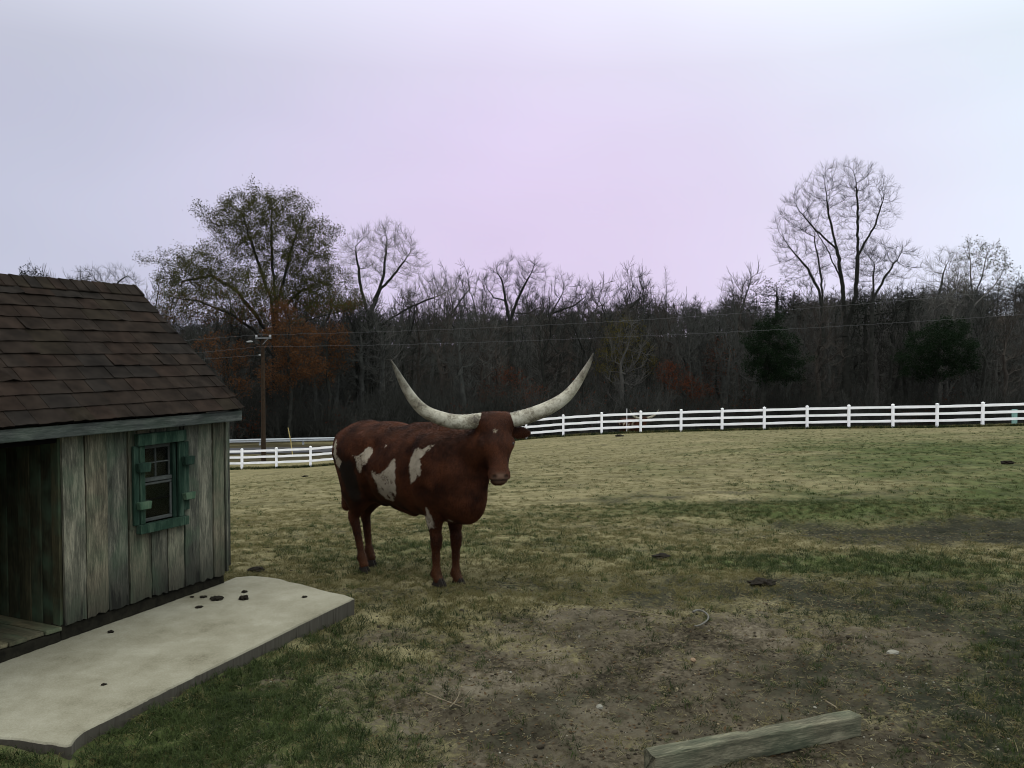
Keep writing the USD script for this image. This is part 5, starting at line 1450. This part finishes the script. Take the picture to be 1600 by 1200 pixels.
v_, f_ = leaf_cards(np.column_stack([R.normal(0, .9, 240), R.normal(0, .9, 240), np.abs(R.normal(1.2, .9, 240))]), .09, R, .1, 1)
bp_.append(('rusty_clump', (v_, f_), L_RED))
n = 2600
d = 80 + 75 * R.random(n) ** 1.3
tx = R.uniform(-.7, .7, n)
x = tx * d
keep = ~((x < 6) & (d < 79 - (x + 15) * .1))
x, d = x[keep], d[keep]; n = len(x)
s = R.uniform(.7, 1.35, n)
scatter('undergrowth', bp_, np.column_stack([x, d, height(x, d) - .1]), quat_z(R.uniform(0, 6.28, n)), np.column_stack([s, s, s * R.uniform(.8, 1.3, n)]), R.choice(5, n, p=[.30, .22, .22, .17, .09]), 'tangled dark brush and saplings filling the floor of the wood', 'undergrowth')
n = 1500
d = R.uniform(135, 330, n); x = R.uniform(-.72, .72, n) * d
hp = []
for k_, (h, w, m) in enumerate(((8.5, 3.2, BARK), (10, 3.0, BARKD), (7, 3.4, BARKR))):
    tr, br, _ = tree_mesh(500 + k_, [[(0, 0, -.3), (.2, .1, h * .4), (.3, 0, h * .8)]], [((0, 0, h * .68), (w * .75, w * .75, h * .34)), ((.5, .2, h * .45), (w * .7, w * .7, h * .28))], 230, .6, rmax=.13, twig=3, twig_len=1.2, tip=.022, twig_r=.026, up=.6, split=.07)
    hp.append(('bare_tree', joined([q_ for q_ in (tr, br) if q_ is not None]), m))
for i, q in enumerate(hp):
    hp[i] = (q[0] + ('' if i == 0 else f'_{i:03d}'), q[1], q[2])
s = R.uniform(.6, 1.3, n)
scatter('far_woods', hp, np.column_stack([x, d, height(x, d, False) - .2]), quat_z(R.uniform(0, 6.28, n)), np.column_stack([s * 1.2, s * 1.2, s]), R.choice(3, n), 'dim far wood covering the rise behind the nearer trees', 'woods')

# ------------------------------------------------------------------ grass and litter near the camera
def blades(seed, n, hgt, rad, wid, lay=.9):
    R = np.random.default_rng(seed)
    a = R.uniform(0, 6.283, n); q = np.column_stack([np.cos(a), np.sin(a)]) * (rad * np.sqrt(R.random(n)))[:, None]
    base = np.column_stack([q, np.full(n, -.008)])
    d = R.normal(0, lay, (n, 2)); h = hgt * R.uniform(.45, 1.15, n)
    mid = base + np.column_stack([d * h[:, None] * .35, h * .62]); tip = base + np.column_stack([d * h[:, None] * 1.0, h * R.uniform(.6, 1.0, n)])
    side = np.column_stack([-np.sin(a), np.cos(a), np.zeros(n)]) * (wid * R.uniform(.6, 1.2, n))[:, None]
    v = np.stack([base - side, base + side, mid + side * .7, mid - side * .7, tip], 1).reshape(-1, 3)
    k = np.arange(n)[:, None] * 5
    return v, np.concatenate([k + [[0, 1, 2]], k + [[0, 2, 3]], k + [[3, 2, 4]]])


G_GREEN = leaf_mat('green_grass_blade', (.028, .040, .012), (.11, .135, .048), .2)
G_TAN = leaf_mat('dry_grass_blade', (.085, .075, .029), (.21, .18, .08), .2)
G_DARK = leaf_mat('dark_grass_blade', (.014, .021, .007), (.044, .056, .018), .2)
G_STRAW = leaf_mat('straw_blade', (.16, .14, .075), (.36, .32, .20), .2)


def in_view(n, y0, y1, power, R):
    y = y0 * (y1 / y0) ** (R.random(n) ** power)
    return (R.uniform(-1, 1, n) * (.62 * y + 2.6), y)


ring_poly = shapely.union_all([Polygon(fine).buffer(.03), Polygon([W(p)[:2] for p in ((-1.9, .0, 0), (1.75, .0, 0), (1.75, -2.4, 0), (-1.9, -2.4, 0))])])
R = np.random.default_rng(404)
P_, I_, S_ = [], [], []
for n, y0, y1, pw, sc in ((120000, 3.4, 16, .75, 1.0), (42000, 12, 52, .8, 1.35)):
    x, y = in_view(n, y0, y1, pw, R)
    dt, gr, dk = cover(x, y)
    dens = np.clip(1.05 - .95 * dt - np.where(y > 9.5, 1.0, .6) * dk, np.where(y > 9.5, .04, .11), 1) * np.clip(.25 + 1.5 * meshkit.fbm(np.stack([x * 2.4, y * 2.4, 0 * x], -1), 3, 44) - .25, .05, 1)
    ok = (R.random(n) < dens) & ~shapely.contains_xy(ring_poly, x, y)
    x, y, gr, dk, dt = x[ok], y[ok], gr[ok], dk[ok], dt[ok]
    u = R.random(len(x))
    gg = np.clip(gr * 1.1 + .12, 0, 1)
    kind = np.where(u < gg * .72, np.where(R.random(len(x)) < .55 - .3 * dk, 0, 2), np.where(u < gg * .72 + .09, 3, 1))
    kind = np.where((kind == 2) & (y > 13), np.where(R.random(len(x)) < .6, 1, 0), kind)
    kind = np.where((kind == 1) & (y < 8) & (R.random(len(x)) < .45), 2, kind)
    P_.append(np.column_stack([x, y])); I_.append(kind); S_.append(sc * R.uniform(.6, 1.25, len(x)) * np.where(y > 14, 1.0, np.where(dt > .4, .75, 1)))
P_, I_, S_ = np.concatenate(P_), np.concatenate(I_), np.concatenate(S_)


def ground_z(x, y):
    from scipy.interpolate import RegularGridInterpolator
    return RegularGridInterpolator((gy, gx), Z)(np.column_stack([y, x]))


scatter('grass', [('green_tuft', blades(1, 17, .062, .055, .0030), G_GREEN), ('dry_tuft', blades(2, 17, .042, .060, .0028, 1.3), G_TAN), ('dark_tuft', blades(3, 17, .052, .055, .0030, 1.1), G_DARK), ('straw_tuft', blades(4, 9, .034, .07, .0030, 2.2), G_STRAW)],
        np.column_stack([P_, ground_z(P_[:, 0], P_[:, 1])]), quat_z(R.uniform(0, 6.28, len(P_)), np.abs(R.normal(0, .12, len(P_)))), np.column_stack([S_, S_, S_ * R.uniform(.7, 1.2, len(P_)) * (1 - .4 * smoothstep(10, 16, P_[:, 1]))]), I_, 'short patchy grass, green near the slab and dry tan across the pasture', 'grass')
# longer tufts, mostly dark, along the foot of the fence
fp = []
for a, b, za, zb_ in zip(posts[:-1], posts[1:], pzs[:-1], pzs[1:]):
    t = R.random(95)[:, None]
    fp.append(a + (b - a) * t + R.normal(0, .16, (95, 2)))
fp = np.concatenate(fp); ss = R.uniform(1.2, 2.6, len(fp))
scatter('fence_grass', [('dry_tuft', blades(12, 20, .085, .09, .006, .6), G_TAN), ('dark_tuft', blades(13, 20, .085, .09, .006, .6), G_DARK)], np.column_stack([fp, ground_z(fp[:, 0], fp[:, 1])]), quat_z(R.uniform(0, 6.28, len(fp))),
        np.column_stack([ss, ss, ss]), R.choice(2, len(fp), p=[.35, .65]), 'longer, mostly dark grass along the foot of the white fence', 'grass')
# pebbles, crumbs of earth, fallen leaves
peb = []
for k in range(3):
    m = trimesh.creation.icosphere(1)
    v = m.vertices * [1, .75, .5] * (1 + .35 * (meshkit.noise(m.vertices * 1.9 + k * 7, k) - .5))[:, None]
    peb.append((v, m.faces))
CLOD = plain('earth_crumb', (.030, .025, .017), .95, 30, .4)
PEBT = plain('tan_pebble', (.14, .115, .07), .85, 30, .35)
LEAF = leaf_mat('fallen_leaf', (.06, .038, .018), (.19, .14, .075), .1)
x, y = in_view(62000, 3.4, 15, .7, R)
dt, gr, dk = cover(x, y)
ok = (R.random(len(x)) < np.clip(.32 + 1.0 * dt + .5 * dk - .05 * gr, .02, 1)) & ~shapely.contains_xy(ring_poly, x, y)
x, y, dk = x[ok], y[ok], dk[ok]
sz = .0035 + .006 * R.random(len(x)) ** 3 + .010 * (R.random(len(x)) < .03) * R.random(len(x))
kd = R.choice(5, len(x), p=[.40, .09, .06, .17, .28])
sz = np.where(kd == 0, sz * 1.6, np.where(kd == 3, .011 + .008 * R.random(len(x)), np.where(kd == 4, .6 + .8 * R.random(len(x)), sz * .95)))
raise_ = np.where(kd == 4, .006, sz * .15)
lv, lf = leaf_cards(np.zeros((1, 3)), 1.0, np.random.default_rng(2), 0, 1)
lv = np.array([(-1, 0, .1), (0, .45, .35), (1, 0, .15), (0, -.45, .3)], float)
scatter('ground_litter', [('earth_crumb', peb[0], CLOD), ('pebble', peb[1], PEBT), ('pebble_001', peb[2], STONE), ('fallen_leaf', (lv, np.array([[0, 1, 2], [0, 2, 3]])), LEAF), ('straw_bit', joined([prisms(np.array([[-.016, 0, 0.]]), np.array([[.016, .003, .003]]), np.array([.0016]), np.array([.0012]), 4), prisms(np.array([[-.006, .01, 0.]]), np.array([[.012, .022, .006]]), np.array([.0014]), np.array([.001]), 4)]), G_STRAW)], np.column_stack([x, y, ground_z(x, y) + raise_]),
        quat_z(R.uniform(0, 6.28, len(x)), np.abs(R.normal(0, .25, len(x)))), np.column_stack([sz, sz, sz]), kd, 'crumbs of earth, pebbles and leaf scraps on the bare ground', 'litter')
